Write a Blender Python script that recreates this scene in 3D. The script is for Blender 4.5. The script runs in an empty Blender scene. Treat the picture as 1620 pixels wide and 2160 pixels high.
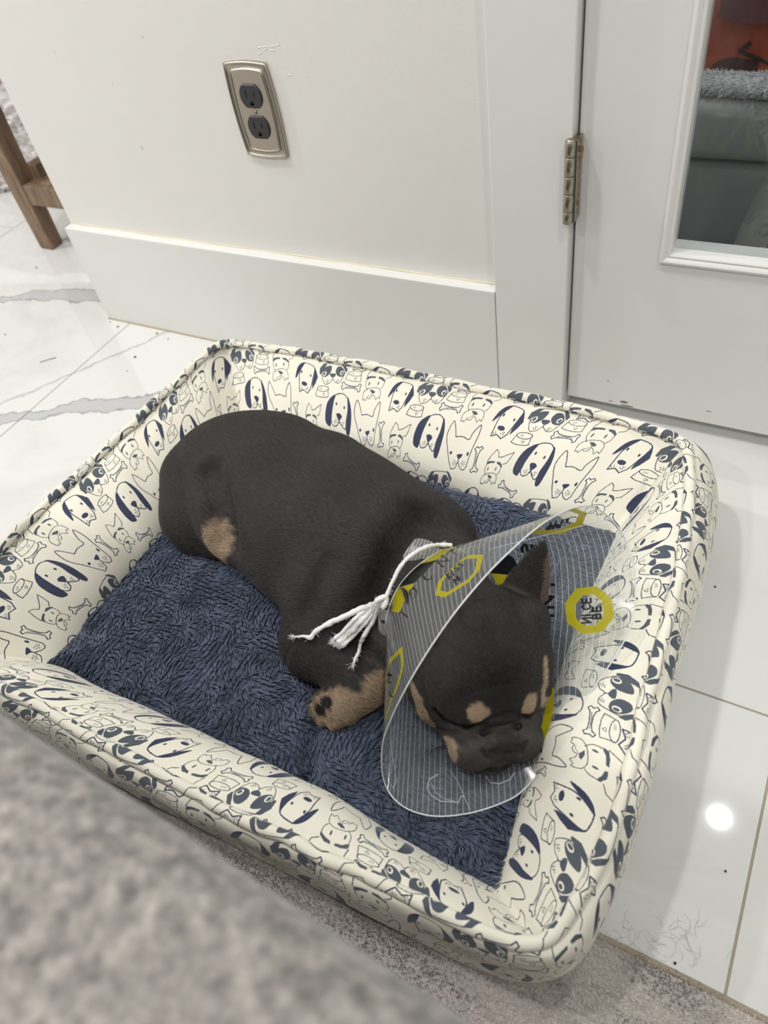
import bpy, bmesh, math, random
import numpy as np
from mathutils import Vector, Matrix, Euler

sc = bpy.context.scene
C = sc.collection
rnd = random.Random(7)
rs = np.random.RandomState(11)
PI = math.pi

# ---------------------------------------------------------------- camera
CAM = np.array([0.0, 0.0, 0.74])
EUL = (0.729426, 0.148582, 0.487182)
FPX = 1552.39
cd = bpy.data.cameras.new('camera')
cam = bpy.data.objects.new('camera', cd)
C.objects.link(cam)
cam.location = CAM
cam.rotation_euler = EUL
cd.sensor_fit = 'HORIZONTAL'
cd.sensor_width = 7.1
cd.lens = 7.1 * FPX / 1620
cd.clip_start = 0.01
cd.dof.use_dof = True
cd.dof.focus_distance = 0.80
cd.dof.aperture_fstop = 1.5
sc.camera = cam
CM = np.array(Euler(EUL).to_matrix())

# ---------------------------------------------------------------- world, exposure
w = bpy.data.worlds.new('world')
sc.world = w
w.use_nodes = True
w.node_tree.nodes['Background'].inputs[0].default_value = (0.9, 0.93, 1.0, 1)
w.node_tree.nodes['Background'].inputs[1].default_value = 0.12
sc.view_settings.view_transform = 'Standard'
sc.view_settings.look = 'None'
sc.view_settings.gamma = 1
sc.view_settings.use_curve_mapping = False
sc.view_settings.exposure = -0.73

LAMPS = [(0.55, -0.10, 20), (-1.05, 0.10, 27), (0.42, -1.35, 22), (-1.05, -1.35, 27), (-2.45, 0.35, 40), (-2.45, -1.35, 24)]
ROOM2 = [(0.298, 1.364, 34)]
CEIL = 2.5


# ---------------------------------------------------------------- measuring helpers (metres)
def onz(px, py, z):
    """point at height z seen along a measured direction of the survey photo"""
    d = CM @ np.array([(px - 810) / FPX, -(py - 1080) / FPX, -1.0])
    return CAM + d * ((z - CAM[2]) / d[2])


def ony(px, py, y):
    d = CM @ np.array([(px - 810) / FPX, -(py - 1080) / FPX, -1.0])
    return CAM + d * ((y - CAM[1]) / d[1])


# ---------------------------------------------------------------- object helpers
def tag(o, label=None, cat=None, group=None, kind=None):
    if label: o['label'] = label
    if cat: o['category'] = cat
    if group: o['group'] = group
    if kind: o['kind'] = kind
    return o


def empty(name, loc=(0, 0, 0), rz=0.0):
    o = bpy.data.objects.new(name, None)
    C.objects.link(o)
    o.location = loc
    o.rotation_euler = (0, 0, rz)
    o.empty_display_size = 0.02
    return o


def link(name, me, mat=None, parent=None, smooth=True):
    if mat is not None and not me.materials:
        me.materials.append(mat)
    o = bpy.data.objects.new(name, me)
    C.objects.link(o)
    if parent is not None:
        o.parent = parent
        bpy.context.view_layer.update() if False else None
    if smooth:
        me.polygons.foreach_set('use_smooth', np.ones(len(me.polygons), bool))
    return o


def mesh_np(name, V, F, mat=None, parent=None, smooth=True, uv=None, col=None):
    """V (n,3); F (m,k) equal-size faces or list of them"""
    me = bpy.data.meshes.new(name)
    V = np.asarray(V, np.float32)
    if isinstance(F, np.ndarray):
        k = F.shape[1]
        me.vertices.add(len(V)); me.vertices.foreach_set('co', V.ravel())
        me.loops.add(F.size); me.loops.foreach_set('vertex_index', F.ravel().astype(np.int32))
        me.polygons.add(len(F))
        me.polygons.foreach_set('loop_start', np.arange(0, F.size, k, dtype=np.int32))
        me.update(calc_edges=True)
    else:
        me.from_pydata([tuple(v) for v in V.tolist()], [], [tuple(f) for f in F])
        me.update()
    if uv is not None:
        l = me.uv_layers.new(name='UVMap')
        li = np.empty(len(me.loops), np.int32); me.loops.foreach_get('vertex_index', li)
        uvv = np.asarray(uv, np.float32)
        if len(uvv) == len(V): uvv = uvv[li]
        l.data.foreach_set('uv', uvv.ravel())
    if col is not None:
        a = me.color_attributes.new('col', 'FLOAT_COLOR', 'POINT')
        c4 = np.ones((len(V), 4), np.float32); c4[:, :3] = col
        a.data.foreach_set('color', c4.ravel())
    return link(name, me, mat, parent, smooth)


def bm_obj(name, bm, mat=None, parent=None, smooth=False):
    me = bpy.data.meshes.new(name)
    bm.normal_update()
    bm.to_mesh(me)
    bm.free()
    return link(name, me, mat, parent, smooth)


def add_box(bm, x0, x1, y0, y1, z0, z1, bev=0.0):
    g = bmesh.ops.create_cube(bm, size=1.0)
    vs = g['verts']
    for v in vs:
        v.co = Vector(((x0 + x1) / 2 + v.co.x * (x1 - x0), (y0 + y1) / 2 + v.co.y * (y1 - y0), (z0 + z1) / 2 + v.co.z * (z1 - z0)))
    if bev > 0:
        es = list({e for v in vs for e in v.link_edges})
        bmesh.ops.bevel(bm, geom=es, offset=bev, segments=2, profile=0.6, affect='EDGES')
    return vs


def box(name, x0, x1, y0, y1, z0, z1, mat, parent=None, bev=0.0):
    bm = bmesh.new()
    add_box(bm, x0, x1, y0, y1, z0, z1, bev)
    return bm_obj(name, bm, mat, parent)


def frames(pts):
    pts = np.asarray(pts, float)
    T = np.gradient(pts, axis=0)
    T /= np.linalg.norm(T, axis=1)[:, None] + 1e-12
    n = np.cross(T[0], [0.3, 0.2, 0.93]); n /= np.linalg.norm(n)
    Ns = []
    for t in T:
        n = n - t * (n @ t); n /= np.linalg.norm(n) + 1e-12
        Ns.append(n)
    Ns = np.array(Ns)
    return T, Ns, np.cross(T, Ns)


def tube(name, pts, rad, mat=None, parent=None, seg=10, closed=False, caps=True, uvscale=None):
    pts = np.asarray(pts, float)
    n = len(pts)
    rad = np.broadcast_to(np.asarray(rad, float), (n,))
    T, N, B = frames(pts)
    a = np.linspace(0, 2 * PI, seg, endpoint=False)
    V = (pts[:, None] + rad[:, None, None] * (np.cos(a)[None, :, None] * N[:, None] + np.sin(a)[None, :, None] * B[:, None])).reshape(-1, 3)
    F = []
    m = n if closed else n - 1
    for i in range(m):
        j = (i + 1) % n
        for k in range(seg):
            l = (k + 1) % seg
            F.append((i * seg + k, i * seg + l, j * seg + l, j * seg + k))
    if caps and not closed:
        F.append(tuple(range(seg - 1, -1, -1)))
        F.append(tuple((n - 1) * seg + k for k in range(seg)))
    return mesh_np(name, V, F, mat, parent)


def crom(pts, n, closed=False):
    """Catmull-Rom resample"""
    P = np.asarray(pts, float)
    m = len(P)
    segs = m if closed else m - 1
    u = np.linspace(0, segs, n, endpoint=not closed)
    out = []
    for x in u:
        i = min(int(x), segs - 1); t = x - i
        idx = [i - 1, i, i + 1, i + 2]
        idx = [k % m for k in idx] if closed else [min(max(k, 0), m - 1) for k in idx]
        a, b, c, d = P[idx]
        out.append(0.5 * (2 * b + (c - a) * t + (2 * a - 5 * b + 4 * c - d) * t * t + (3 * b - a - 3 * c + d) * t ** 3))
    return np.array(out)


# value noise (numpy)
_perm = rs.rand(64, 64, 64).astype(np.float32)


def vnoise(P, scale, seed=0):
    P = np.asarray(P, np.float32) * scale + 17.3 * (seed + 1)
    i = np.floor(P).astype(int); f = P - i
    f = f * f * (3 - 2 * f)
    r = 0
    for dx in (0, 1):
        wx = f[..., 0] if dx else 1 - f[..., 0]
        for dy in (0, 1):
            wy = f[..., 1] if dy else 1 - f[..., 1]
            for dz in (0, 1):
                wz = f[..., 2] if dz else 1 - f[..., 2]
                r = r + wx * wy * wz * _perm[(i[..., 0] + dx) % 64, (i[..., 1] + dy) % 64, (i[..., 2] + dz) % 64]
    return r * 2 - 1


def sstep(a, b, x):
    t = np.clip((x - a) / (b - a), 0, 1)
    return t * t * (3 - 2 * t)


# ---------------------------------------------------------------- materials
def srgb(r, g, b):
    f = lambda c: ((c / 255 + 0.055) / 1.055) ** 2.4 if c / 255 > 0.04045 else c / 255 / 12.92
    return (f(r), f(g), f(b), 1)


class NT:
    def __init__(s, name):
        s.m = bpy.data.materials.new(name); s.m.use_nodes = True
        s.t = s.m.node_tree; s.b = s.t.nodes['Principled BSDF']; s.out = s.t.nodes['Material Output']

    def n(s, typ, **kw):
        x = s.t.nodes.new(typ)
        for k, v in kw.items():
            if k.startswith('i_'):
                key = k[2:]
                key = int(key) if key.isdigit() else key.replace('_', ' ')
                x.inputs[key].default_value = v
            else:
                setattr(x, k, v)
        return x

    def l(s, a, b): s.t.links.new(a, b)

    def math(s, op, a, b=None, c=None, clamp=False):
        x = s.t.nodes.new('ShaderNodeMath'); x.operation = op; x.use_clamp = clamp
        for i, v in enumerate((a, b, c)):
            if v is None: continue
            if isinstance(v, (int, float)): x.inputs[i].default_value = v
            else: s.l(v, x.inputs[i])
        return x.outputs[0]

    def ramp(s, fac, stops):
        x = s.t.nodes.new('ShaderNodeValToRGB')
        e = x.color_ramp.elements
        while len(e) < len(stops): e.new(0.5)
        for i, (p, c) in enumerate(stops):
            e[i].position = p; e[i].color = c if len(c) == 4 else (*c, 1)
        s.l(fac, x.inputs[0])
        return x.outputs[0]

    def mix(s, fac, a, b, typ='MIX'):
        x = s.t.nodes.new('ShaderNodeMix'); x.data_type = 'RGBA'; x.blend_type = typ
        for i, v in ((0, fac), (6, a), (7, b)):
            if isinstance(v, (int, float, tuple)): x.inputs[i].default_value = v
            else: s.l(v, x.inputs[i])
        return x.outputs[2]

    def noise(s, scale, detail=2, rough=0.5, vec=None, out=0, dist=0.0):
        x = s.n('ShaderNodeTexNoise'); x.inputs['Scale'].default_value = scale
        x.inputs['Detail'].default_value = detail; x.inputs['Roughness'].default_value = rough
        x.inputs['Distortion'].default_value = dist
        if vec is not None: s.l(vec, x.inputs['Vector'])
        return x.outputs[out]

    def bump(s, h, strength=0.3, dist=0.001):
        x = s.n('ShaderNodeBump'); x.inputs['Strength'].default_value = strength; x.inputs['Distance'].default_value = dist
        s.l(h, x.inputs['Height']); s.l(x.outputs[0], s.b.inputs['Normal'])

    def pos(s):
        return s.n('ShaderNodeNewGeometry').outputs['Position']

    def objc(s):
        return s.n('ShaderNodeTexCoord').outputs['Object']

    def base(s, c):
        if isinstance(c, tuple): s.b.inputs['Base Color'].default_value = c
        else: s.l(c, s.b.inputs['Base Color'])

    def set(s, **kw):
        for k, v in kw.items(): s.b.inputs[k.replace('_', ' ')].default_value = v
        return s


def simple(name, col, rough=0.5, metal=0.0, nscale=60, namt=0.08, bump=0.15, bdist=0.0005, **kw):
    """plain procedural: colour with faint mottling and fine relief"""
    t = NT(name)
    n = t.noise(nscale, 3, 0.6, t.objc())
    c2 = tuple(max(0, x * (1 - namt * 2)) for x in col[:3]) + (1,)
    t.base(t.mix(n, c2, tuple(min(1, x * (1 + namt)) for x in col[:3]) + (1,)))
    t.set(Roughness=rough, Metallic=metal, **kw)
    if bump: t.bump(n, bump, bdist)
    return t.m
# ---------------------------------------------------------------- room materials
def mat_wall():
    t = NT('white_wall_paint')
    p = t.pos()
    n = t.noise(3, 3, 0.6, p); f = t.noise(420, 2, 0.6, p); s = t.noise(38, 4, 0.7, p)
    c = t.mix(n, srgb(222, 221, 217), srgb(230, 229, 226))
    spots = t.math('GREATER_THAN', t.noise(55, 1, 0.4, p), 0.80)
    c = t.mix(t.math('MULTIPLY', spots, 0.5), c, srgb(150, 145, 135))
    t.base(c); t.set(Roughness=0.42)
    h = t.math('ADD', f, t.math('MULTIPLY', s, 0.8))
    t.bump(h, 0.22, 0.0006)
    return t.m


def mat_trim():
    t = NT('white_trim_paint')
    p = t.pos()
    mp = t.n('ShaderNodeMapping'); mp.inputs['Scale'].default_value = (30, 30, 3); t.l(p, mp.inputs[0])
    n = t.noise(1, 3, 0.6, mp.outputs[0]); m = t.noise(2.5, 2, 0.5, p)
    t.base(t.mix(m, srgb(220, 220, 217), srgb(228, 228, 225))); t.set(Roughness=0.33)
    sp = t.noise(46, 2, 0.5, p)
    t.bump(t.math('ADD', n, t.math('GREATER_THAN', sp, 0.74)), 0.10, 0.0006)
    return t.m


def mat_tile():
    t = NT('polished_marble_tile')
    p = t.pos()
    sep = t.n('ShaderNodeSeparateXYZ'); t.l(p, sep.inputs[0])
    X, Y = sep.outputs[0], sep.outputs[1]
    base = t.mix(t.noise(1.4, 3, 0.6, p), srgb(212, 212, 210), srgb(224, 224, 222))
    cloud = t.noise(3.2, 5, 0.65, p, dist=1.2)
    base = t.mix(t.math('MULTIPLY', t.math('SUBTRACT', cloud, 0.52, clamp=True), 1.6), base, srgb(184, 186, 188))
    wob = t.math('MULTIPLY', t.math('SUBTRACT', t.noise(9, 5, 0.6, p), 0.5), 0.11)
    # veins: Y = a X + b bands whose two edges are dark hairlines
    for (a, b, hw, x0, x1, g) in ((0.37, 1.335, 0.021, -1.9, -1.12, .75), (0.62, 1.20, 0.024, -1.25, -0.62, .8), (1.6, 2.42, 0.006, -1.2, -.9, .5),
                                  (-0.8, 1.5, 0.018, 0.2, 1.5, .6), (0.5, -0.6, 0.02, -2.9, 1.5, .5), (0.45, 2.45, .02, -3.1, -1.4, .6)):
        d = t.math('ADD', t.math('SUBTRACT', t.math('SUBTRACT', Y, t.math('MULTIPLY', X, a)), b), wob)
        ad = t.math('ABSOLUTE', d)
        inx = t.math('MULTIPLY', t.math('GREATER_THAN', X, x0), t.math('LESS_THAN', X, x1))
        wv = t.math('MULTIPLY_ADD', t.noise(5, 3, 0.6, p), hw * 2.2, -hw * 0.35)
        e = t.math('SUBTRACT', ad, wv)
        fill = t.math('MULTIPLY', t.math('SUBTRACT', 1.0, t.math('DIVIDE', t.math('MAXIMUM', e, 0.0), 0.004), clamp=True), t.math('LESS_THAN', e, 0.004))
        edge = t.math('SUBTRACT', 1.0, t.math('DIVIDE', t.math('ABSOLUTE', e), 0.0035), clamp=True)
        base = t.mix(t.math('MULTIPLY', t.math('MULTIPLY', fill, inx), g * .8), base, srgb(168, 170, 172))
        base = t.mix(t.math('MULTIPLY', t.math('MULTIPLY', edge, inx), g * .8), base, srgb(122, 125, 130))
    t.base(base)
    t.set(Roughness=0.035)
    t.b.inputs['Specular IOR Level'].default_value = 0.6
    t.bump(t.noise(4.5, 2, 0.5, p), 0.12, 0.004)
    return t.m


M_WALL = mat_wall(); M_TRIM = mat_trim(); M_TILE = mat_tile()
M_GROUT = simple('tan_grout', srgb(176, 166, 146), 0.85, nscale=300)
M_CEIL = simple('ceiling_paint', srgb(238, 237, 233), 0.9)
M_DARKGAP = simple('gap_shadow_wood', srgb(70, 66, 60), 0.9)


def S(o, **k):
    return tag(o, kind='structure', **k)


# ---------------------------------------------------------------- shell
RX0, RX1, RY0, RY1 = -3.3, 1.9, -2.7, 2.9
YB = 0.80           # face of baseboard and casing
YW = 0.818          # wall plane
YD = 0.816          # door face
WX0 = -1.172        # free end of the wall

fl = S(box('floor', RX0, RX1, RY0, RY1, -0.06, -0.0022, M_GROUT))
tile_cache = {}
TW, TL = 0.607, 1.22
for ci in range(-4, 6):
    xa = -1.114 + TW * ci
    xb = xa + TW
    yoff = 0.433 if (ci % 2) else 0.433 + 0.61
    for rj in range(-4, 4):
        ya = yoff + TL * rj; yb = ya + TL
        X0, X1, Y0, Y1 = max(xa + .0011, RX0), min(xb - .0011, RX1), max(ya + .0011, RY0), min(yb - .0011, RY1)
        if X1 - X0 < .03 or Y1 - Y0 < .03: continue
        key = (round(X1 - X0, 4), round(Y1 - Y0, 4))
        if key not in tile_cache:
            bm = bmesh.new(); add_box(bm, 0, X1 - X0, 0, Y1 - Y0, -.01, 0, .0007)
            o = bm_obj('tile', bm, M_TILE, fl); tile_cache[key] = o.data
        else:
            o = bpy.data.objects.new('tile', tile_cache[key]); C.objects.link(o); o.parent = fl
        o.location = (X0, Y0, 0)

S(box('ceiling', RX0, RX1, RY0, RY1, CEIL, CEIL + .06, M_CEIL))
S(box('wall_left', RX0 - .1, RX0, RY0, RY1, 0, CEIL, M_WALL))
S(box('wall_right', RX1, RX1 + .1, RY0, RY1, 0, CEIL, M_WALL))
S(box('wall_front', RX0 - .1, RX1 + .1, RY0 - .1, RY0, 0, CEIL, M_WALL))
S(box('wall_rear', RX0 - .1, RX1 + .1, RY1, RY1 + .1, 0, CEIL, M_WALL))
DX0, DX1, DTOP = -0.250, 0.470, 2.04
bm = bmesh.new()
add_box(bm, WX0, -0.30, YW, YW + .12, 0, CEIL)
add_box(bm, DX1 + .05, RX1, YW, YW + .12, 0, CEIL)
add_box(bm, -0.30, DX1 + .05, YW, YW + .12, DTOP + .05, CEIL)
wb = S(bm_obj('wall_back', bm, M_WALL))

# baseboard: flat board, top lip slightly eased, ends at the casing
bm = bmesh.new()
add_box(bm, WX0 + .0, -0.349, YB, YW, 0.0, 0.189, .0015)
S(bm_obj('baseboard_back', bm, M_TRIM))
box_caulk = tube('caulk_bead', [(WX0 + .002 + i * .042, YW - .0005, 0.1895 + .0006 * math.sin(i * 1.7)) for i in range(21)], [.0012 + .0005 * rnd.random() for i in range(21)],
                 simple('yellowed_caulk', srgb(222, 213, 186), .6))
S(box_caulk); box_caulk.name = 'trim_4'
cg = tube('trim_5', [(WX0 + i * .042, YB - .0006, 0.0006) for i in range(21)], .0014, simple('dirty_caulk_line', srgb(170, 155, 125), .8)); S(cg)

bm = bmesh.new()
add_box(bm, -0.348, DX0 - .0015, YB, YW + .03, 0.0, DTOP + .09, .0015)
S(bm_obj('trim_1', bm, M_TRIM))
bm = bmesh.new()
add_box(bm, DX1 + .003, DX1 + .1, YB, YW + .03, 0.0, DTOP + .09, .0015)
S(bm_obj('trim_2', bm, M_TRIM))
S(box('trim_3', -0.348, DX1 + .1, YB, YW + .03, DTOP + .004, DTOP + .09, M_TRIM, None, .0015))
bm = bmesh.new()
add_box(bm, DX1 + .1, RX1, YB, YW, 0.0, 0.189, .0015)
S(bm_obj('baseboard_right', bm, M_TRIM))

# ---------------------------------------------------------------- door with a glass light
door = S(empty('door_1', (DX0, YD, 0)))
gx0, gx1, gz0, gz1 = -0.137, 0.36, 0.262, 1.92


def dbox(name, x0, x1, z0, z1, y0=YD, y1=YD + .036, m=M_TRIM, bev=0, parent=door):
    o = box(name, x0 - DX0, x1 - DX0, y0 - YD, y1 - YD, z0, z1, m, None, bev)
    o.parent = parent
    return o


dbox('stile', DX0 + .0015, gx0, .026, DTOP)
dbox('stile', gx1, DX1, .026, DTOP)
dbox('rail', gx0, gx1, .026, gz0)
dbox('rail', gx0, gx1, gz1, DTOP)
# moulding profile swept round the glass opening (mitred)
prof = [(-.0105, 0.0), (-.0105, -.0035), (-.0085, -.0055), (-.0065, -.0060), (-.0045, -.0050), (-.002, -.0030), (0.000, -.0038), (.0015, -.0030), (.0022, .004), (.0022, .012)]
V = []; F = []
cn = [(gx0, gz0, -1, -1), (gx1, gz0, 1, -1), (gx1, gz1, 1, 1), (gx0, gz1, -1, 1)]
for (cx, cz, sx, sz) in cn:
    for (o_, y_) in prof:
        V.append((cx - sx * o_ - DX0, y_, cz - sz * o_) if False else (cx + sx * (-o_) - DX0, y_, cz + sz * (-o_)))
k = len(prof)
for i in range(4):
    j = (i + 1) % 4
    for q in range(k - 1):
        F.append((i * k + q, i * k + q + 1, j * k + q + 1, j * k + q))
mo = mesh_np('moulding', V, F, M_TRIM, door, smooth=False)


def schlick(t, f0, k=1.0):
    g = t.n('ShaderNodeNewGeometry'); d = t.n('ShaderNodeVectorMath', operation='DOT_PRODUCT')
    t.l(g.outputs['Normal'], d.inputs[0]); t.l(g.outputs['Incoming'], d.inputs[1])
    c = t.math('SUBTRACT', 1.0, t.math('ABSOLUTE', d.outputs['Value']), clamp=True)
    return t.math('MULTIPLY', t.math('MULTIPLY_ADD', t.math('POWER', c, 5.0), 1 - f0, f0), k)


def mat_glass():
    t = NT('window_glass')
    tr = t.n('ShaderNodeBsdfTransparent'); tr.inputs[0].default_value = (.80, .83, .83, 1)
    gl = t.n('ShaderNodeBsdfGlossy'); gl.inputs['Roughness'].default_value = .015
    df = t.n('ShaderNodeBsdfDiffuse'); df.inputs[0].default_value = (.6, .62, .62, 1)
    fr = schlick(t, .05)
    m1 = t.n('ShaderNodeMixShader'); m2 = t.n('ShaderNodeMixShader')
    p = t.pos()
    mp = t.n('ShaderNodeMapping'); mp.inputs['Scale'].default_value = (9, 9, 2.2); mp.inputs['Rotation'].default_value = (0, .5, 0); t.l(p, mp.inputs[0])
    sm = t.math('MULTIPLY', t.math('SUBTRACT', t.noise(1, 5, .7, mp.outputs[0]), .42, clamp=True), .35)
    t.l(sm, m1.inputs[0]); t.l(tr.outputs[0], m1.inputs[1]); t.l(df.outputs[0], m1.inputs[2])
    t.l(fr, m2.inputs[0]); t.l(m1.outputs[0], m2.inputs[1]); t.l(gl.outputs[0], m2.inputs[2])
    t.l(m2.outputs[0], t.out.inputs[0])
    return t.m


dbox('glass_pane', gx0 - .004, gx1 + .004, gz0 - .004, gz1 + .004, YD + .012, YD + .0155, mat_glass(), 0)

M_NICKEL = simple('brushed_nickel', srgb(168, 160, 148), .34, 1.0, nscale=220, namt=.1, bump=.05)
M_RUSTW = simple('bare_chipped_wood', srgb(150, 122, 96), .9)
hg = empty('hinge', (-0.2515 - DX0, YB - .006 - YD, 0.300)); hg.parent = door
for i, (z0, z1) in enumerate(((0, .0135), (.0142, .0345), (.0352, .0545), (.0552, .0755), (.0762, .0925))):
    bm = bmesh.new()
    bmesh.ops.create_cone(bm, cap_ends=True, segments=20, radius1=.0058, radius2=.0058, depth=z1 - z0, matrix=Matrix.Translation((0, 0, (z0 + z1) / 2)))
    bmesh.ops.bevel(bm, geom=[e for e in bm.edges if e.is_boundary or abs(e.verts[0].co.z - e.verts[1].co.z) < 1e-6], offset=.0004, segments=1, affect='EDGES')
    bm_obj('knuckle', bm, M_NICKEL, hg, True)
bm = bmesh.new(); add_box(bm, .001, .0075, .001, .02, 0, .0925, .0003); bm_obj('leaf', bm, M_NICKEL, hg)
bm = bmesh.new(); bmesh.ops.create_uvsphere(bm, u_segments=16, v_segments=8, radius=.0052, matrix=Matrix.Translation((0, 0, .0925)) @ Matrix.Diagonal((1, 1, .45, 1)))
bm_obj('pin_cap', bm, M_NICKEL, hg, True)
bm = bmesh.new()
for i in range(9):
    z = .006 + i * .010
    add_box(bm, .0068, .0078 + .0012 * rnd.random() + (.003 if i == 7 else 0), .0105, .0120, z, z + .007, .0002)
bm_obj('chipped_edge', bm, M_RUSTW, hg)
hg2 = hg.copy(); C.objects.link(hg2); hg2.location.z = 1.7
for ch in list(hg.children):
    c = ch.copy(); C.objects.link(c); c.parent = hg2

# ---------------------------------------------------------------- lamps
M_LAMPE = NT('lamp_diffuser'); M_LAMPE.b.inputs['Emission Color'].default_value = (1, .97, .92, 1); M_LAMPE.b.inputs['Emission Strength'].default_value = 6
M_LAMPE = M_LAMPE.m
M_LRIM = simple('lamp_trim_white', srgb(240, 240, 238), .5)
for i, (lx, ly, pw) in enumerate(LAMPS + ROOM2):
    r = empty('ceiling_light', (lx, ly, CEIL - .012))
    tag(r, ['round recessed ceiling light above the dog bed, nearest the door', 'round recessed ceiling light above the left end of the dog bed',
            'round recessed ceiling light behind the sofa on the right', 'round recessed ceiling light behind the sofa in the middle',
            'round recessed ceiling light over the open floor left of the wall end', 'round recessed ceiling light in the far left rear corner',
            'round recessed ceiling light in the room behind the glass door'][i], 'ceiling light', 'recessed ceiling lights')
    bm = bmesh.new()
    bmesh.ops.create_cone(bm, cap_ends=True, segments=40, radius1=.072, radius2=.075, depth=.012, matrix=Matrix.Translation((0, 0, .006)))
    bm_obj('lamp_trim', bm, M_LRIM, r)
    bm = bmesh.new()
    bmesh.ops.create_cone(bm, cap_ends=True, segments=40, radius1=.060, radius2=.060, depth=.003, matrix=Matrix.Translation((0, 0, -.0016)))
    bm_obj('diffuser', bm, M_LAMPE, r)
    if i == 6: r.scale = (.36, .36, 1)
    ld = bpy.data.lights.new('lamp_glow', 'AREA'); ld.shape = 'DISK'; ld.size = .13; ld.energy = pw; ld.color = (1, .985, .972)
    lo = bpy.data.objects.new('lamp_glow', ld); C.objects.link(lo); lo.location = (0, 0, -.01); lo.parent = r

# ---------------------------------------------------------------- wall outlet
M_PLATE = simple('satin_nickel_plate', srgb(178, 171, 160), .36, 1.0, nscale=400, namt=.05, bump=.04)
M_BLACK = simple('dark_outlet_plastic', srgb(46, 45, 50), .38, nscale=80)
M_SLOT = simple('slot_black', srgb(12, 12, 13), .7)
oc = ony(543, 232, YW)
outl = tag(empty('wall_outlet', (oc[0], YW, oc[2] - .0005)), 'satin nickel duplex wall outlet with two black receptacles on the white wall', 'outlet')


def plate_outline(inset, n=14):
    hw, hh, b1, b2 = .0335 - inset, .0575 - inset, .0032, .0026
    pts = []
    for i in range(n):
        t = -1 + 2 * i / n; pts.append((t * hw, -hh - b2 * (1 - t * t)))
    for i in range(n):
        t = -1 + 2 * i / n; pts.append((hw + b1 * (1 - t * t), t * hh))
    for i in range(n):
        t = 1 - 2 * i / n; pts.append((t * hw, hh + b2 * (1 - t * t)))
    for i in range(n):
        t = 1 - 2 * i / n; pts.append((-hw - b1 * (1 - t * t), t * hh))
    return pts


V = []; F = []
rings = [(0, 0), (0, .0042), (.0012, .0054), (.0022, .0056), (.0028, .0048), (.0050, .0030), (.0080, .0040), (.0086, .0056), (.0096, .0062), (.0104, .0058), (.0108, .0050), (.0118, .0052)]
for ins, h in rings:
    for (x, z) in plate_outline(ins): V.append((x, -h, z))
n = len(plate_outline(0))
for r in range(len(rings) - 1):
    for i in range(n):
        j = (i + 1) % n
        F.append((r * n + i, r * n + j, (r + 1) * n + j, (r + 1) * n + i))
F.append(tuple((len(rings) - 1) * n + i for i in range(n)))
pl = mesh_np('cover_plate', V, F, M_PLATE, outl)
pl.data.polygons[len(pl.data.polygons) - 1].use_smooth = False
for zc in (.0193, -.0193):
    V = []
    ang = []
    hh = .0142; R_ = .0172
    a0 = math.asin(hh / R_)
    for i in range(13): a = -a0 + 2 * a0 * i / 12; ang.append((R_ * math.cos(a), R_ * math.sin(a)))
    for i in range(13): a = PI - a0 + 2 * a0 * i / 12; ang.append((R_ * math.cos(a), R_ * math.sin(a)))
    m = len(ang)
    for (sc_, h) in ((1, .004), (1, .0068), (.96, .0074)):
        for (x, z) in ang: V.append((x * sc_, -h, z * sc_))
    F = [(r * m + i, r * m + (i + 1) % m, (r + 1) * m + (i + 1) % m, (r + 1) * m + i) for r in range(2) for i in range(m)] + [tuple(2 * m + i for i in range(m))]
    rc = mesh_np('receptacle', V, F, M_BLACK, outl, smooth=False); rc.location = (0, 0, zc)
    box('slot', -.0072, -.0056, -.0079, -.0070, -.001, .0075, M_SLOT, rc)
    box('slot', .0056, .0072, -.0079, -.0070, -.000, .0065, M_SLOT, rc)
    bm = bmesh.new(); bmesh.ops.create_cone(bm, cap_ends=True, segments=16, radius1=.0027, radius2=.0027, depth=.0008, matrix=Matrix.Translation((0, -.0076, -.0075)) @ Matrix.Rotation(PI / 2, 4, 'X'))
    add_box(bm, -.0027, .0027, -.0080, -.0072, -.0105, -.0075)
    bm_obj('ground_hole', bm, M_SLOT, rc)
bm = bmesh.new(); bmesh.ops.create_uvsphere(bm, u_segments=16, v_segments=10, radius=.0034, matrix=Matrix.Translation((0, -.0052, 0)) @ Matrix.Diagonal((1, .6, 1, 1)))
bm_obj('plate_screw', bm, M_NICKEL, outl, True)

# filler scars and paint nibs left on the wall
scars = [[(543, 101), (556, 99), (568, 98)], [(545, 117), (552, 110), (562, 103), (575, 98), (590, 94)], [(565, 102), (575, 108), (580, 103)], [(236, 172), (238, 183)], [(113, 108), (118, 118), (122, 127)], [(128, 425), (137, 432), (142, 440)], [(604, 160), (612, 158), (618, 163)]]
for sx in scars:
    p = crom([ony(x, y, YW) for x, y in sx], 16)
    p[:, 1] += .0004
    tube('plaster_scar', p, .0007 * (.3 + np.abs(vnoise(p, 300, 4))) + .0003, M_WALL, wb, 7)
scuffs = [(1316, 848, .006, .0022), (1322, 856, .010, .0012), (1288, 846, .003, .0008), (1495, 868, .004, .0007), (1283, 804, .0012, .0009), (1612, 918, .005, .0008)]
M_SCUFF = simple('rubber_scuff', srgb(120, 116, 112), .7)
for x, y, a_, b_ in scuffs:
    q = ony(x, y, YD)
    bm = bmesh.new(); bmesh.ops.create_uvsphere(bm, u_segments=10, v_segments=6, radius=1, matrix=Matrix.Diagonal((a_, .00025, b_, 1)))
    o = bm_obj('scuff_mark', bm, M_SCUFF, door, True); o.location = (q[0] - DX0, 0, q[2])

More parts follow.
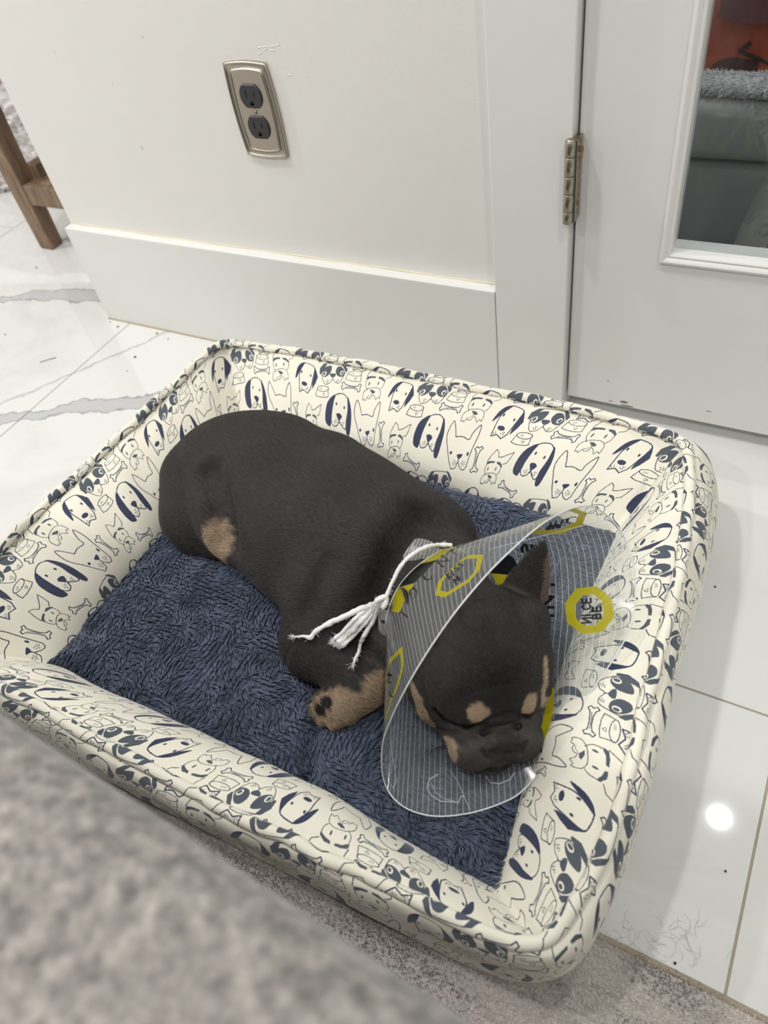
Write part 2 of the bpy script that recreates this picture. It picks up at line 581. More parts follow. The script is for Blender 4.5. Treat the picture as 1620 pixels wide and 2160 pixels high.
# ---------------------------------------------------------------- wooden stool behind the wall end
def mat_wood():
    t = NT('weathered_brown_wood')
    mp = t.n('ShaderNodeMapping'); mp.inputs['Scale'].default_value = (40, 40, 5); t.l(t.objc(), mp.inputs[0])
    n = t.noise(1.5, 5, .65, mp.outputs[0], dist=.8)
    t.base(t.ramp(n, [(.25, srgb(84, 66, 52)), (.5, srgb(124, 102, 82)), (.75, srgb(160, 134, 106))])); t.set(Roughness=.6)
    t.bump(n, .3, .001)
    return t.m


M_WOOD = mat_wood()
st = tag(empty('wooden_stool', (-1.522, 1.0, 0)), 'weathered brown wooden stool leg and stretcher showing past the wall end', 'stool')


def leg(xb, yb, xt, yt, zt, name='leg'):
    bm = bmesh.new()
    vs = add_box(bm, -.021, .021, -.018, .018, 0, zt, .005)
    for v in bm.verts:
        t = v.co.z / zt
        v.co.x = v.co.x * (1 + .35 * t) + xb + (xt - xb) * t; v.co.y = v.co.y * (1 + .35 * t) + yb + (yt - yb) * t
    return bm_obj(name, bm, M_WOOD, st)


leg(-.017, .0, -.012, .006, .44)
leg(.40, .0, .373, .012, .44)
leg(-.017, .36, -.012, .348, .44)
leg(.40, .36, .373, .348, .44)


def sbox(name, *a, bev=.003):
    o = box(name, *a, M_WOOD, None, bev); o.parent = st; return o


sbox('stretcher', .012, .375, -.018, .040, .108, .152)
sbox('stretcher', .012, .375, .330, .374, .112, .146)
sbox('stretcher', .000, .034, .02, .34, .15, .18)
sbox('stretcher', .350, .384, .02, .34, .15, .18)
for i in range(5): sbox('seat_slat', -.03, .415, -.02 + i * .08, .056 + i * .08, .44, .462)

# ---------------------------------------------------------------- nubby ottoman beyond
def nubby_box(name, w_, d_, h_, nx, mat, parent, amp, sc1, seed):
    bm = bmesh.new()
    add_box(bm, -w_ / 2, w_ / 2, -d_ / 2, d_ / 2, 0, h_, .02)
    bmesh.ops.subdivide_edges(bm, edges=bm.edges[:], cuts=nx, use_grid_fill=True)
    me = bpy.data.meshes.new(name); bm.normal_update(); bm.to_mesh(me); bm.free()
    n = len(me.vertices)
    co = np.empty(n * 3, np.float32); me.vertices.foreach_get('co', co); co = co.reshape(-1, 3)
    no = np.empty(n * 3, np.float32); me.vertices.foreach_get('normal', no); no = no.reshape(-1, 3)
    st_ = co * np.array([1, 1, 1.8])
    d = vnoise(st_, sc1, seed) + .6 * vnoise(st_, sc1 * 2.1, seed + 3)
    co = co + no * (d[:, None] * amp)
    co[:, 2] = np.maximum(co[:, 2], 0.0)
    me.vertices.foreach_set('co', co.ravel()); me.update()
    return link(name, me, mat, parent, True)


M_NUB = simple('white_nubby_cloth', srgb(236, 232, 230), .9, nscale=160, bump=.5, bdist=.002)
ot = nubby_box('textured_ottoman', .9, .5, .62, 130, M_NUB, None, .012, 105, 5)
ot.location = (-1.93, 1.50, 0.0); ot.rotation_euler = (0, 0, math.radians(38))
tag(ot, 'white nubby textured ottoman behind the wooden stool leg', 'ottoman')
# ---------------------------------------------------------------- raster helper for flat print (drawn here, stroke by stroke)
class Raster:
    def __init__(s, W, H, bg, wrap=True):
        s.W, s.H, s.wrap = W, H, wrap
        s.a = np.empty((H, W, len(bg)), np.float32); s.a[:] = bg

    def _blend(s, x0, y0, al, col):
        h, w_ = al.shape
        yi = np.arange(y0, y0 + h); xi = np.arange(x0, x0 + w_)
        if s.wrap: yi %= s.H; xi %= s.W
        else:
            ky = (yi >= 0) & (yi < s.H); kx = (xi >= 0) & (xi < s.W)
            if not ky.any() or not kx.any(): return
            yi = yi[ky]; xi = xi[kx]; al = al[ky][:, kx]
        ix = np.ix_(yi, xi)
        s.a[ix] = s.a[ix] * (1 - al[..., None]) + np.asarray(col, np.float32) * al[..., None]

    def _grid(s, P, pad):
        x0 = int(P[:, 0].min() - pad); x1 = int(P[:, 0].max() + pad) + 1
        y0 = int(P[:, 1].min() - pad); y1 = int(P[:, 1].max() + pad) + 1
        gx, gy = np.meshgrid(np.arange(x0, x1) + .5, np.arange(y0, y1) + .5)
        return x0, y0, gx.astype(np.float32), gy.astype(np.float32)

    @staticmethod
    def _dseg(gx, gy, a, b):
        dx, dy = b[0] - a[0], b[1] - a[1]
        t = np.clip(((gx - a[0]) * dx + (gy - a[1]) * dy) / (dx * dx + dy * dy + 1e-9), 0, 1)
        return np.hypot(gx - a[0] - t * dx, gy - a[1] - t * dy)

    def stroke(s, P, wd, col, closed=False, op=1.0):
        P = np.asarray(P, float)
        if closed: P = np.vstack([P, P[:1]])
        x0, y0, gx, gy = s._grid(P, wd + 2)
        d = np.full(gx.shape, 1e9, np.float32)
        for i in range(len(P) - 1): d = np.minimum(d, s._dseg(gx, gy, P[i], P[i + 1]))
        s._blend(x0, y0, np.clip(wd / 2 - d + .5, 0, 1) * op, col)

    def fill(s, P, col, op=1.0):
        P = np.asarray(P, float)
        x0, y0, gx, gy = s._grid(P, 2)
        ins = np.zeros(gx.shape, bool); d = np.full(gx.shape, 1e9, np.float32)
        n = len(P)
        for i in range(n):
            a, b = P[i], P[(i + 1) % n]
            c = ((a[1] > gy) != (b[1] > gy))
            with np.errstate(all='ignore'):
                xi = (b[0] - a[0]) * (gy - a[1]) / (b[1] - a[1] + 1e-12) + a[0]
            ins ^= c & (gx < xi)
            d = np.minimum(d, s._dseg(gx, gy, a, b))
        sd = np.where(ins, d, -d)
        s._blend(x0, y0, np.clip(sd + .5, 0, 1) * op, col)

    def image(s, name):
        im = bpy.data.images.new(name, s.W, s.H, alpha=True, float_buffer=False)
        px = np.ones((s.H, s.W, 4), np.float32); px[..., :s.a.shape[2]] = s.a
        im.pixels.foreach_set(px[::-1].ravel()); im.update(); im.pack()
        return im


# ---------------------------------------------------------------- the dog print of the bed fabric
CREAM = np.array([233, 229, 214]) / 255; NAVY = np.array([34, 46, 78]) / 255; SLATE = np.array([70, 79, 92]) / 255
PW_, PH_ = 1024, 1075
RP = Raster(PW_, PH_, CREAM)


def sm(pts, closed=False, k=6):
    p = np.asarray(pts, float)
    return crom(p, (len(p) if closed else len(p) - 1) * k, closed)


class Ink:
    """draws in the units of a rubbing of the cloth: 760 units per repeat, slanted by 0.23"""
    def __init__(s, ox=0, oy=0, sx=1, sy=1, cx=0, cy=0): s.o = (ox, oy, sx, sy, cx, cy)

    def tr(s, pts):
        p = np.asarray(pts, float)
        ox, oy, sx, sy, cx, cy = s.o
        p = np.stack([(p[:, 0] - cx) * sx + cx + ox, p[:, 1]], 1)
        u = p[:, 0] / 760.0
        v = (p[:, 1] - .23 * ((p[:, 0] - ox - cx) / sx + cx) + oy) / 760.0
        return np.stack([u * PW_, v * PW_], 1)

    def st(s, pts, closed=False, col=NAVY, w_=8.0, smooth=True):
        p = sm(pts, closed) if smooth else np.asarray(pts, float)
        RP.stroke(s.tr(p), w_, col, closed)

    def fi(s, pts, col=NAVY, smooth=True):
        p = sm(pts, True) if smooth else np.asarray(pts, float)
        RP.fill(s.tr(p), col)

    def el(s, x, y, a, b, rot=0, col=NAVY, line=0):
        t = np.linspace(0, 2 * PI, 22)[:-1]; c, q = math.cos(rot), math.sin(rot)
        p = np.stack([x + a * np.cos(t) * c - b * np.sin(t) * q, y + a * np.cos(t) * q + b * np.sin(t) * c], 1)
        if line: RP.stroke(s.tr(p), line, col, True)
        else: RP.fill(s.tr(p), col)

    def dots(s, x, y, n, r=13, col=NAVY):
        for i in range(n):
            a = i * 2.4; q = r * math.sqrt((i + .5) / n)
            s.el(x + q * math.cos(a), y + q * math.sin(a), 2.6, 3.4, .4, col)


def hound(k):
    k.st([(275, 128), (318, 142), (350, 165), (348, 210), (334, 265), (318, 318)]); k.st([(318, 318), (290, 345), (256, 320), (220, 330)], smooth=False)
    k.st([(220, 330), (224, 270), (228, 215), (246, 170), (275, 128)])
    k.fi([(275, 128), (240, 136), (212, 170), (192, 232), (200, 236), (220, 212), (246, 176)])
    k.fi([(352, 160), (368, 198), (380, 240), (362, 282), (334, 322), (332, 290), (340, 250), (350, 205)], smooth=False)
    k.el(247, 197, 6, 11); k.el(321, 227, 6, 10); k.el(266, 281, 25, 14, .35)
    k.dots(240, 312, 5); k.dots(288, 315, 6)


def pug(k):
    c = SLATE
    k.st([(425, 140), (500, 135), (575, 150), (600, 200), (585, 255), (560, 295), (530, 292), (503, 268), (480, 292), (440, 295), (415, 240), (408, 190)], True, c, 6)
    k.fi([(455, 130), (425, 135), (395, 170), (392, 215), (402, 222), (425, 190)], c, False); k.fi([(560, 128), (590, 150), (615, 190), (608, 215), (592, 195)], c, False)
    k.fi([(488, 158), (452, 158), (425, 180), (414, 225), (432, 245), (462, 236), (485, 205)], c); k.fi([(535, 165), (522, 205), (540, 240), (570, 252), (592, 240), (590, 200), (565, 165)], c)
    k.el(434, 218, 15, 21, .3, CREAM); k.el(432, 218, 8, 15, .3, c); k.el(573, 220, 14, 20, .2, CREAM); k.el(575, 222, 8, 13, .2, c)
    k.fi([(480, 220), (520, 222), (526, 238), (508, 254), (484, 240)], c); k.st([(504, 250), (504, 270)], False, c)
    k.dots(462, 276, 7, 14, c); k.dots(542, 280, 7, 13, c)


def bowl(k, dx=0, dy=0, s=1.0, c=SLATE):
    q = lambda p: [((x - 668) * s + 668 + dx, (y - 250) * s + 250 + dy) for x, y in p]
    k.st(q([(625, 215), (668, 208), (718, 222), (722, 240), (690, 250), (640, 238)]), True, c, 5.5)
    k.st(q([(626, 217), (606, 268), (640, 282), (690, 290), (724, 288), (722, 228)]), False, c, 6, False)
    k.st(q([(672, 262), (680, 278), (692, 264), (682, 262)]), True, c, 3.5, False)
    for i in range(4): k.st(q([(650 + i * 6, 222), (646 + i * 7, 232)]), False, c, 2.5, False)


def bone(k, x, y, s=1.0, rot=0.0, flip=1):
    P = [(-75, -18), (-62, -30), (-50, -14), (-20, -6), (20, -4), (50, -10), (62, -28), (76, -18), (68, 0), (74, 20), (60, 30), (48, 12), (15, 8), (-20, 10), (-50, 14), (-64, 26), (-76, 12), (-66, -2)]
    c, q = math.cos(rot), math.sin(rot)
    f = lambda p: [(x + (a * c - b * q) * s, y + (a * q + b * c) * s + .0 * a) for a, b in p]
    k.st(f(P), True, NAVY, 7, False); k.st(f([(-42, 4), (-10, 0), (42, 2)]), False, NAVY, 4, False)


def schnauzer(k, s=1.0):
    c = SLATE
    k.st([(765, 250), (785, 205), (812, 162), (838, 185), (850, 220), (880, 218), (962, 184), (950, 225), (935, 262), (905, 272)], False, c, 6, False)
    k.fi([(762, 270), (770, 250), (800, 246), (832, 250), (830, 262), (795, 262), (772, 274)], c, False); k.fi([(850, 252), (880, 258), (905, 285), (902, 300), (880, 280), (852, 266)], c, False)
    k.st([(768, 275), (765, 315), (782, 350)], False, c, 5.5); k.st([(902, 290), (896, 330), (880, 350)], False, c, 5.5)
    k.el(790, 305, 5, 14, .15, c); k.el(858, 305, 5, 14, .1, c)
    k.st([(752, 400), (756, 365), (785, 342), (825, 336), (862, 342), (886, 370), (886, 415), (872, 405), (858, 422), (846, 400), (828, 385), (818, 405), (800, 410), (788, 400), (775, 420), (765, 410), (756, 415)], True, c, 5.5)
    k.fi([(800, 350), (822, 350), (846, 366), (840, 376), (822, 376)], c, False); k.st([(824, 376), (800, 396), (790, 390)], False, c, 3.5)


def spaniel(k):
    k.st([(530, 378), (560, 368), (600, 372), (632, 400), (640, 440), (636, 500), (622, 545)]); k.st([(500, 500), (496, 530), (515, 560), (545, 558), (562, 535), (580, 560), (610, 585), (622, 560)])
    k.fi([(535, 375), (500, 385), (465, 420), (446, 480), (448, 535), (478, 560), (492, 550), (505, 480), (520, 420)])
    k.fi([(632, 392), (652, 430), (664, 490), (662, 560), (652, 615), (634, 624), (620, 600), (618, 540), (632, 470)])
    k.el(543, 430, 6, 10); k.el(606, 455, 6, 10); k.fi([(540, 490), (565, 488), (586, 505), (578, 520), (560, 532), (548, 515)])
    k.st([(562, 528), (560, 545)]); k.dots(530, 535, 7, 15); k.dots(590, 552, 7, 15)


def bull(k):
    k.st([(770, 690), (740, 630), (718, 575), (695, 520), (690, 470), (710, 412), (735, 455), (755, 508)], False, NAVY, 7)
    k.st([(755, 508), (800, 508), (850, 525), (860, 490), (880, 455), (898, 440), (903, 500), (892, 570), (884, 630), (880, 680)], False, NAVY, 7)
    k.st([(770, 690), (800, 685), (814, 655), (835, 685), (862, 698), (880, 680)], False, NAVY, 7)
    k.el(748, 597, 9, 9); k.el(869, 607, 7, 12); k.fi([(796, 610), (832, 608), (832, 622), (816, 636), (800, 622)]); k.st([(814, 632), (814, 657)])
    k.dots(786, 655, 9, 17); k.dots(850, 660, 9, 17)


k0 = Ink()
hound(k0); pug(k0); bowl(k0); bone(k0, 655, 325, 1, .12); schnauzer(k0)
bowl(k0, -248, 96, .95, NAVY); spaniel(k0); bull(k0); bone(k0, 938, 640, .98, 1.5)
hound(Ink(435, -230)); bull(Ink(-285, -600 + 75, .9, 1, 500, 0)) if False else None
# smaller schnauzer of the second row, with bone beneath
def at(fn, cx, cy, x, y, s):
    """the same motif at another spot: centre (cx,cy) goes to (x,y), scale s"""
    class K(Ink):
        def tr(q, pts):
            p = np.asarray(pts, float)
            U = p[:, 0] - cx; Vv = (p[:, 1] - cy) - .23 * (p[:, 0] - cx)
            u = (x + U * s) / 760.0; v = ((y - .23 * x) + Vv * s) / 760.0
            return np.stack([u * PW_, v * PW_], 1)
    fn(K())


at(schnauzer, 835, 300, 1072, 690, .78)
at(lambda k: bone(k, 0, 0, .95, .5), 0, 0, 1210, 815, 1)
at(pug, 505, 215, 690, 770, .88)
at(spaniel, 555, 490, 950, 880, .62)
at(lambda k: bowl(k), 668, 250, 820, 845, .8)
at(hound, 285, 235, 1210 - 760, 985 - 200, .85)
# row close to the piping
at(bull, 800, 560, 530, 885, .0001) if False else None
at(spaniel, 555, 490, 525, 15, .72)
at(lambda k: bone(k, 0, 0, 1.0, .12), 0, 0, 335, 85, 1)
at(lambda k: bowl(k), 668, 250, 325, 10, .95)
at(lambda k: bone(k, 0, 0, .9, 1.2), 0, 0, 890, 110, 1)
RP.a = np.clip(RP.a, 0, 1)
IM_PRINT = RP.image('dog_print_cloth')
PER = 0.160


def mat_print():
    t = NT('printed_plush_cloth')
    uv = t.n('ShaderNodeTexCoord').outputs['UV']
    mp = t.n('ShaderNodeMapping'); mp.inputs['Scale'].default_value = (1 / PER, 1 / (PER * PH_ / PW_), 1); t.l(uv, mp.inputs[0])
    # woolly edge on the print
    nz = t.noise(900, 2, .5, uv, 1)
    ad = t.n('ShaderNodeVectorMath', operation='MULTIPLY_ADD'); t.l(nz, ad.inputs[0]); ad.inputs[1].default_value = (.007, .007, 0); t.l(mp.outputs[0], ad.inputs[2])
    im = t.n('ShaderNodeTexImage'); im.image = IM_PRINT; im.extension = 'REPEAT'; t.l(ad.outputs[0], im.inputs[0])
    n = t.noise(18, 4, .6, uv); f = t.noise(1500, 2, .6, uv)
    c = t.mix(t.math('MULTIPLY', n, .10), im.outputs[0], srgb(206, 200, 184))
    t.base(c); t.set(Roughness=.85); t.b.inputs['Sheen Weight'].default_value = .25; t.b.inputs['Sheen Roughness'].default_value = .4
    t.b.inputs['Specular IOR Level'].default_value = .2
    t.bump(t.math('ADD', f, t.math('MULTIPLY', t.noise(120, 4, .6, uv), 1.2)), .35, .0007)
    return t.m


M_PRINT = mat_print()

# ---------------------------------------------------------------- dog bed
BP = [  # piping line, clockwise from the front-left corner, one list per side: (x, y, z)
    [(-.735, .100, .108), (-.745, .160, .120), (-.746, .225, .130), (-.724 - .012, .407, .131), (-.733, .580, .130), (-.731, .660, .128)],
    [(-.731, .660, .128), (-.600, .668, .130), (-.395, .673, .128), (-.240, .670, .131), (-.140, .667, .130), (-.062, .657, .130)],
    [(-.062, .657, .130), (-.044, .590, .130), (-.030, .500, .131), (-.024, .423, .129), (-.018, .290, .122), (-.017, .190, .114), (-.036, .118, .107)],
    [(-.036, .118, .107), (-.090, .107, .110), (-.154, .105, .112), (-.306, .099, .113), (-.479, .097, .113), (-.624, .099, .111), (-.735, .100, .108)]]
BQ = [((-.628, .158), (-.640, .556)), ((-.640, .556), (-.112, .562)), ((-.112, .562), (-.094, .158)), ((-.094, .158), (-.628, .158))]
BO = [((-.768, .076), (-.770, .705)), ((-.770, .705), (-.008, .698)), ((-.008, .698), (-.006, .098)), ((-.006, .098), (-.768, .076))]
NS = 120
def even(s):
    d = crom(s, 600); a = np.concatenate([[0], np.cumsum(np.linalg.norm(np.diff(d, axis=0), axis=1))]); q = np.linspace(0, a[-1], NS + 1)[:-1]
    return np.stack([np.interp(q, a, d[:, i]) for i in range(3)], 1)


P_ = np.vstack([even(s) for s in BP])
# arc-even sampling per side is close enough; round the outer corners
def rsmooth(A, k):
    ker = np.hanning(2 * k + 3)[1:-1]; ker /= ker.sum()
    return np.stack([np.convolve(np.concatenate([A[-k:, i], A[:, i], A[:k], ][0:0] or [A[-k:, i], A[:, i], A[:k, i]]), ker, 'valid') for i in range(A.shape[1])], 1)


P_ = rsmooth(P_, 7)
al = np.arange(NS) / NS
Q_ = np.vstack([np.array(a)[None] * (1 - al[:, None]) + np.array(b)[None] * al[:, None] for a, b in BQ])
Q_ = rsmooth(Q_, 3)
O_ = np.vstack([np.array(a)[None] * (1 - al[:, None]) + np.array(b)[None] * al[:, None] for a, b in BO])
O_ = rsmooth(O_, 24)
NT_ = len(P_)
acc = np.concatenate([[0], np.cumsum(np.linalg.norm(np.diff(np.vstack([P_, P_[:1]]), axis=0), axis=1))])
per_len = acc[-1]
side = np.arange(NT_) // NS
m_in = np.sin(PI * (np.arange(NT_) % NS) / NS)
m_in = np.clip(m_in, 0, 1) ** .45
RUG_Y, RUG_H = 0.172, 0.006


def bez(a, b, c, d, t):
    t = t[None, :, None]
    return a[:, None] * (1 - t) ** 3 + 3 * b[:, None] * t * (1 - t) ** 2 + 3 * c[:, None] * t * t * (1 - t) + d[:, None] * t ** 3


def ground(y): return np.where(y < RUG_Y + .01, RUG_H + .0005, .0008)


Q3 = np.c_[Q_, np.full(NT_, .045)]
O3 = np.c_[O_, ground(O_[:, 1]) + .010]
inn = Q3 - P_; inn[:, 2] = 0; inn /= np.linalg.norm(inn, axis=1)[:, None]
out_ = O3 - P_; out_[:, 2] = 0; out_ /= np.linalg.norm(out_, axis=1)[:, None]
UP = np.array([0, 0, 1.0])
mi = m_in[:, None]
sidew = np.array([.036, .030, .048, .034])[side][:, None]
fl_ = np.array([.010, .010, .018, .012])[side][:, None]
puffc = 1 + 1.6 * (side == 3)[:, None] * np.exp(-((P_[:, :1] + .66) / .09) ** 2)
b1 = P_ + inn * sidew * mi * (.7 + .3 * puffc) + UP * (fl_ * puffc * mi - .024 * (1 - mi))
b2 = Q3 + UP * (.055 * mi + .02 * (1 - mi)) + inn * (.020 * mi - .012)
NI = 34
tt = np.linspace(0, 1, NI)
IN = bez(P_, b1, b2, Q3, tt)
NO = 34
ow = np.array([.014, .024, .026, .020])[side][:, None]
ow = rsmooth(ow, 20)
c1 = P_ + out_ * ow + UP * .006
c2 = O3 + UP * .056 + out_ * rsmooth(np.array([.010, .012, .012, .009])[side][:, None], 20)
OU = bez(P_, c1, c2, O3, np.linspace(0, 1, NO))


def wrinkle(G, du, seed, amp):
    nrm = np.cross(np.gradient(G, axis=0), np.gradient(G, axis=1)); nrm /= np.linalg.norm(nrm, axis=2)[..., None] + 1e-9
    k = np.linspace(0, 1, G.shape[1])[None, :]
    env = np.minimum(1, 6 * k) * np.minimum(1, 5 * (1 - k))
    S_ = acc[:-1][:, None]
    big = vnoise(G, 14, seed) * .0038
    puck = vnoise(np.stack([S_ * 60 + 0 * k, k * 3 + 0 * S_, 0 * k + 0 * S_], -1), 1.0, seed + 1) * .0022 * np.exp(-k * 6) * np.minimum(1, 14 * k)
    fold = vnoise(np.stack([S_ * 24 + 2 * k, k * 2.2 + 0 * S_, 0 * k + 0 * S_], -1), 1.0, seed + 2) * .0016
    return G + nrm * ((big + fold) * env + puck)[..., None] * amp


IN = wrinkle(IN, 0, 31, 1.0); OU = wrinkle(OU, 0, 37, 1.0)


def panel(name, G, sgn, parent):
    n, k = G.shape[:2]
    vl = np.concatenate([np.zeros((n, 1)), np.cumsum(np.linalg.norm(np.diff(G, axis=1), axis=2), axis=1)], 1)
    vl = vl.mean(0)[None, :] * .6 + vl * .4
    i, j = np.meshgrid(np.arange(n), np.arange(k - 1), indexing='ij')
    i2 = (i + 1) % n
    F = np.stack([i * k + j, i * k + j + 1, i2 * k + j + 1, i2 * k + j], -1).reshape(-1, 4)
    if sgn > 0: F = F[:, ::-1]
    uu = sgn * np.concatenate([acc])  # n+1
    I = i.ravel(); J = j.ravel()
    a = np.stack([uu[I], -vl[I, J]], 1); b = np.stack([uu[I], -vl[I, J + 1]], 1)
    c = np.stack([uu[I + 1], -vl[(I + 1) % n, J + 1]], 1); d = np.stack([uu[I + 1], -vl[(I + 1) % n, J]], 1)
    uv = np.stack([a, b, c, d], 1)
    if sgn > 0: uv = uv[:, ::-1]
    return mesh_np(name, G.reshape(-1, 3), np.ascontiguousarray(F), M_PRINT, parent, uv=uv.reshape(-1, 2))


bed = tag(empty('dog_bed', (0, 0, 0)), 'rectangular dog bed in cream cloth printed with navy dog faces, blue plush inside', 'dog bed')
panel('inner_panel', IN, 1, bed)
panel('outer_panel', OU, -1, bed)
# bottom skirt and base
BT = bez(O3, O3 - UP * .007 + out_ * -.001, O3 - UP * .0085 - out_ * .006, np.c_[O_ + inn[:, :2] * .03, ground(O_[:, 1]) + .001], np.linspace(0, 1, 6))
bs = panel('base_skirt', BT, -1, bed)
# piping cord
np.random.seed(3)
pp = P_ + UP * .0042
wv = np.stack([vnoise(P_, 30, 3), vnoise(P_, 30, 4), vnoise(P_, 26, 5)], 1) * np.array([.0022, .0022, .0016])
pp = pp + wv
seg = 14
T = np.roll(pp, -1, 0) - np.roll(pp, 1, 0); T /= np.linalg.norm(T, axis=1)[:, None]
Bn = np.cross(T, UP); Bn /= np.linalg.norm(Bn, axis=1)[:, None]; Nn = np.cross(Bn, T)
ang = np.linspace(0, 2 * PI, seg + 1)
rr = (.0060 + .0008 * vnoise(P_, 70, 9))[:, None, None]
PV = pp[:, None] + rr * (np.cos(ang)[None, :, None] * Bn[:, None] + np.sin(ang)[None, :, None] * Nn[:, None])
i, j = np.meshgrid(np.arange(NT_), np.arange(seg), indexing='ij'); i2 = (i + 1) % NT_; k = seg + 1
F = np.stack([i * k + j, i2 * k + j, i2 * k + j + 1, i * k + j + 1], -1).reshape(-1, 4)
I = i.ravel(); J = j.ravel()
uu = acc * 1.0 + .037; vv = ang * .0062 - .020
uv = np.stack([np.stack([uu[I], vv[J]], 1), np.stack([uu[I + 1], vv[J]], 1), np.stack([uu[I + 1], vv[J + 1]], 1), np.stack([uu[I], vv[J + 1]], 1)], 1)
pip = mesh_np('piping', PV.reshape(-1, 3), np.ascontiguousarray(F), M_PRINT, bed, uv=uv.reshape(-1, 2))

# ---------------------------------------------------------------- plush cushion of the bed
CZ = .066
cre = [(onz(a[0], a[1], CZ), onz(b[0], b[1], CZ)) for a, b in (((668, 1525), (640, 1640)), ((640, 1640), (585, 1700)), ((250, 1270), (330, 1290)), ((1000, 1820), (900, 1760)))]


def cush_z(X, Y):
    dx = np.minimum(X + .645, -.090 - X); dy = np.minimum(Y - .150, .570 - Y)
    e = np.clip(np.minimum(dx, dy) / .05, 0, 1)
    z = .044 + .024 * np.sqrt(np.clip(1 - (1 - e) ** 2, 0, 1))
    P3 = np.stack([X, Y, 0 * X], -1)
    z = z + .0045 * vnoise(P3, 11, 41) + .0015 * vnoise(P3, 40, 42)
    for a, b in cre[:2]:
        d = Raster._dseg(X, Y, a, b); z = z - .011 * np.exp(-(d / .010) ** 2)
    return z


gx = np.linspace(-.655, -.080, 190); gy = np.linspace(.140, .580, 150)
GX, GY = np.meshgrid(gx, gy, indexing='ij')
GZ = cush_z(GX, GY)
M_PLUSH0 = simple('blue_plush_base', srgb(66, 78, 102), .95, nscale=120, namt=.3)
i, j = np.meshgrid(np.arange(189), np.arange(149), indexing='ij')
F = np.stack([i * 150 + j, (i + 1) * 150 + j, (i + 1) * 150 + j + 1, i * 150 + j + 1], -1).reshape(-1, 4)
cus = mesh_np('cushion', np.stack([GX, GY, GZ], -1).reshape(-1, 3), F, M_PLUSH0, bed)


def hair_mat(name, attr='col', rough=.6, sheen=0.0, spec=.3):
    t = NT(name)
    a = t.n('ShaderNodeAttribute'); a.attribute_name = attr
    hi = t.n('ShaderNodeHairInfo')
    v = t.math('MULTIPLY_ADD', hi.outputs['Random'], .35, .82)
    cc = t.n('ShaderNodeVectorMath', operation='SCALE'); t.l(a.outputs['Color'], cc.inputs[0]); t.l(v, cc.inputs['Scale'])
    t.base(cc.outputs[0]); t.set(Roughness=rough); t.b.inputs['Specular IOR Level'].default_value = spec
    t.b.inputs['Sheen Weight'].default_value = sheen
    return t.m


def strands(name, roots, ctrl, rad, col, mat, parent, kind='stuff'):
    """ctrl (N,K,3) points of N tapered strands -> one hair object"""
    N, K = ctrl.shape[:2]
    hc = bpy.data.hair_curves.new(name)
    hc.add_curves([K] * N)
    hc.attributes['position'].data.foreach_set('vector', ctrl.astype(np.float32).ravel())
    ra = hc.attributes.get('radius') or hc.attributes.new('radius', 'FLOAT', 'POINT')
    ra.data.foreach_set('value', np.broadcast_to(np.asarray(rad, np.float32), (N, K)).ravel().copy())
    ca = hc.attributes.new('col', 'FLOAT_COLOR', 'CURVE')
    c4 = np.ones((N, 4), np.float32); c4[:, :3] = col
    ca.data.foreach_set('color', c4.ravel())
    hc.materials.append(mat)
    o = bpy.data.objects.new(name, hc); C.objects.link(o)
    if parent is not None: o.parent = parent
    tag(o, kind=kind)
    return o


NF = 110000
X = rs.uniform(-.65, -.085, NF); Y = rs.uniform(.145, .575, NF)
Z = cush_z(X, Y)
P3 = np.stack([X, Y, 0 * X], -1)
a1 = 2.2 * vnoise(P3, 16, 51) + 1.1 * vnoise(P3, 60, 52) - 1.1
ln = .0095 * (1 + .25 * vnoise(P3, 90, 53))
# clumps: tips are drawn to cell centres
cs = .0052
ci = np.floor(P3[:, :2] / cs).astype(int)
h1 = _perm[ci[:, 0] % 64, ci[:, 1] % 64, 7]; h2 = _perm[ci[:, 1] % 64, ci[:, 0] % 64, 19]
cc_ = (ci + np.stack([h1, h2], 1)) * cs
tip = np.stack([X + np.cos(a1) * ln * .85, Y + np.sin(a1) * ln * .85], 1)
ctip = cc_ + np.stack([np.cos(a1), np.sin(a1)], 1) * ln[:, None] * .85
tip = tip * .42 + ctip * .58
K = 4
ct = np.zeros((NF, K, 3))
for q in range(K):
    t = q / (K - 1)
    ct[:, q, :2] = P3[:, :2] * (1 - t ** 1.3) + tip * t ** 1.3
    ct[:, q, 2] = Z + .0052 * (1 - (1 - t) ** 2) - .001
tone = (.8 + .28 * vnoise(P3, 50, 55) + .25 * (h1 - .5))[:, None]
colf = np.array(srgb(93, 103, 125)[:3])[None] * tone
strands('plush_pile', None, ct, np.array([.00042, .00040, .0003, .00012])[None], colf, hair_mat('blue_plush_fibre', rough=.75, sheen=.2, spec=.12), bed)
# ---------------------------------------------------------------- signed-distance sculpting of the dog
def sph(P, c, r): return np.linalg.norm(P - c, axis=-1) - r


def ell(P, c, r, R=None):
    """ellipsoid, R rows = local axes"""
    q = P - np.asarray(c)
    if R is not None: q = q @ np.asarray(R).T
    r = np.asarray(r)
    k0 = np.linalg.norm(q / r, axis=-1); k1 = np.linalg.norm(q / (r * r), axis=-1)
    return k0 * (k0 - 1) / (k1 + 1e-9)


def rc(P, a, b, ra, rb):
    """tapered capsule"""
    a = np.asarray(a); b = np.asarray(b); ba = b - a
    t = np.clip(((P - a) @ ba) / (ba @ ba), 0, 1)
    return np.linalg.norm(P - a - t[..., None] * ba, axis=-1) - (ra + (rb - ra) * t)


def smin(a, b, k):
    h = np.clip(.5 + .5 * (b - a) / k, 0, 1)
    return b + (a - b) * h - k * h * (1 - h)


def ssub(a, b, k):   # a minus b
    return -smin(-a, b, k)


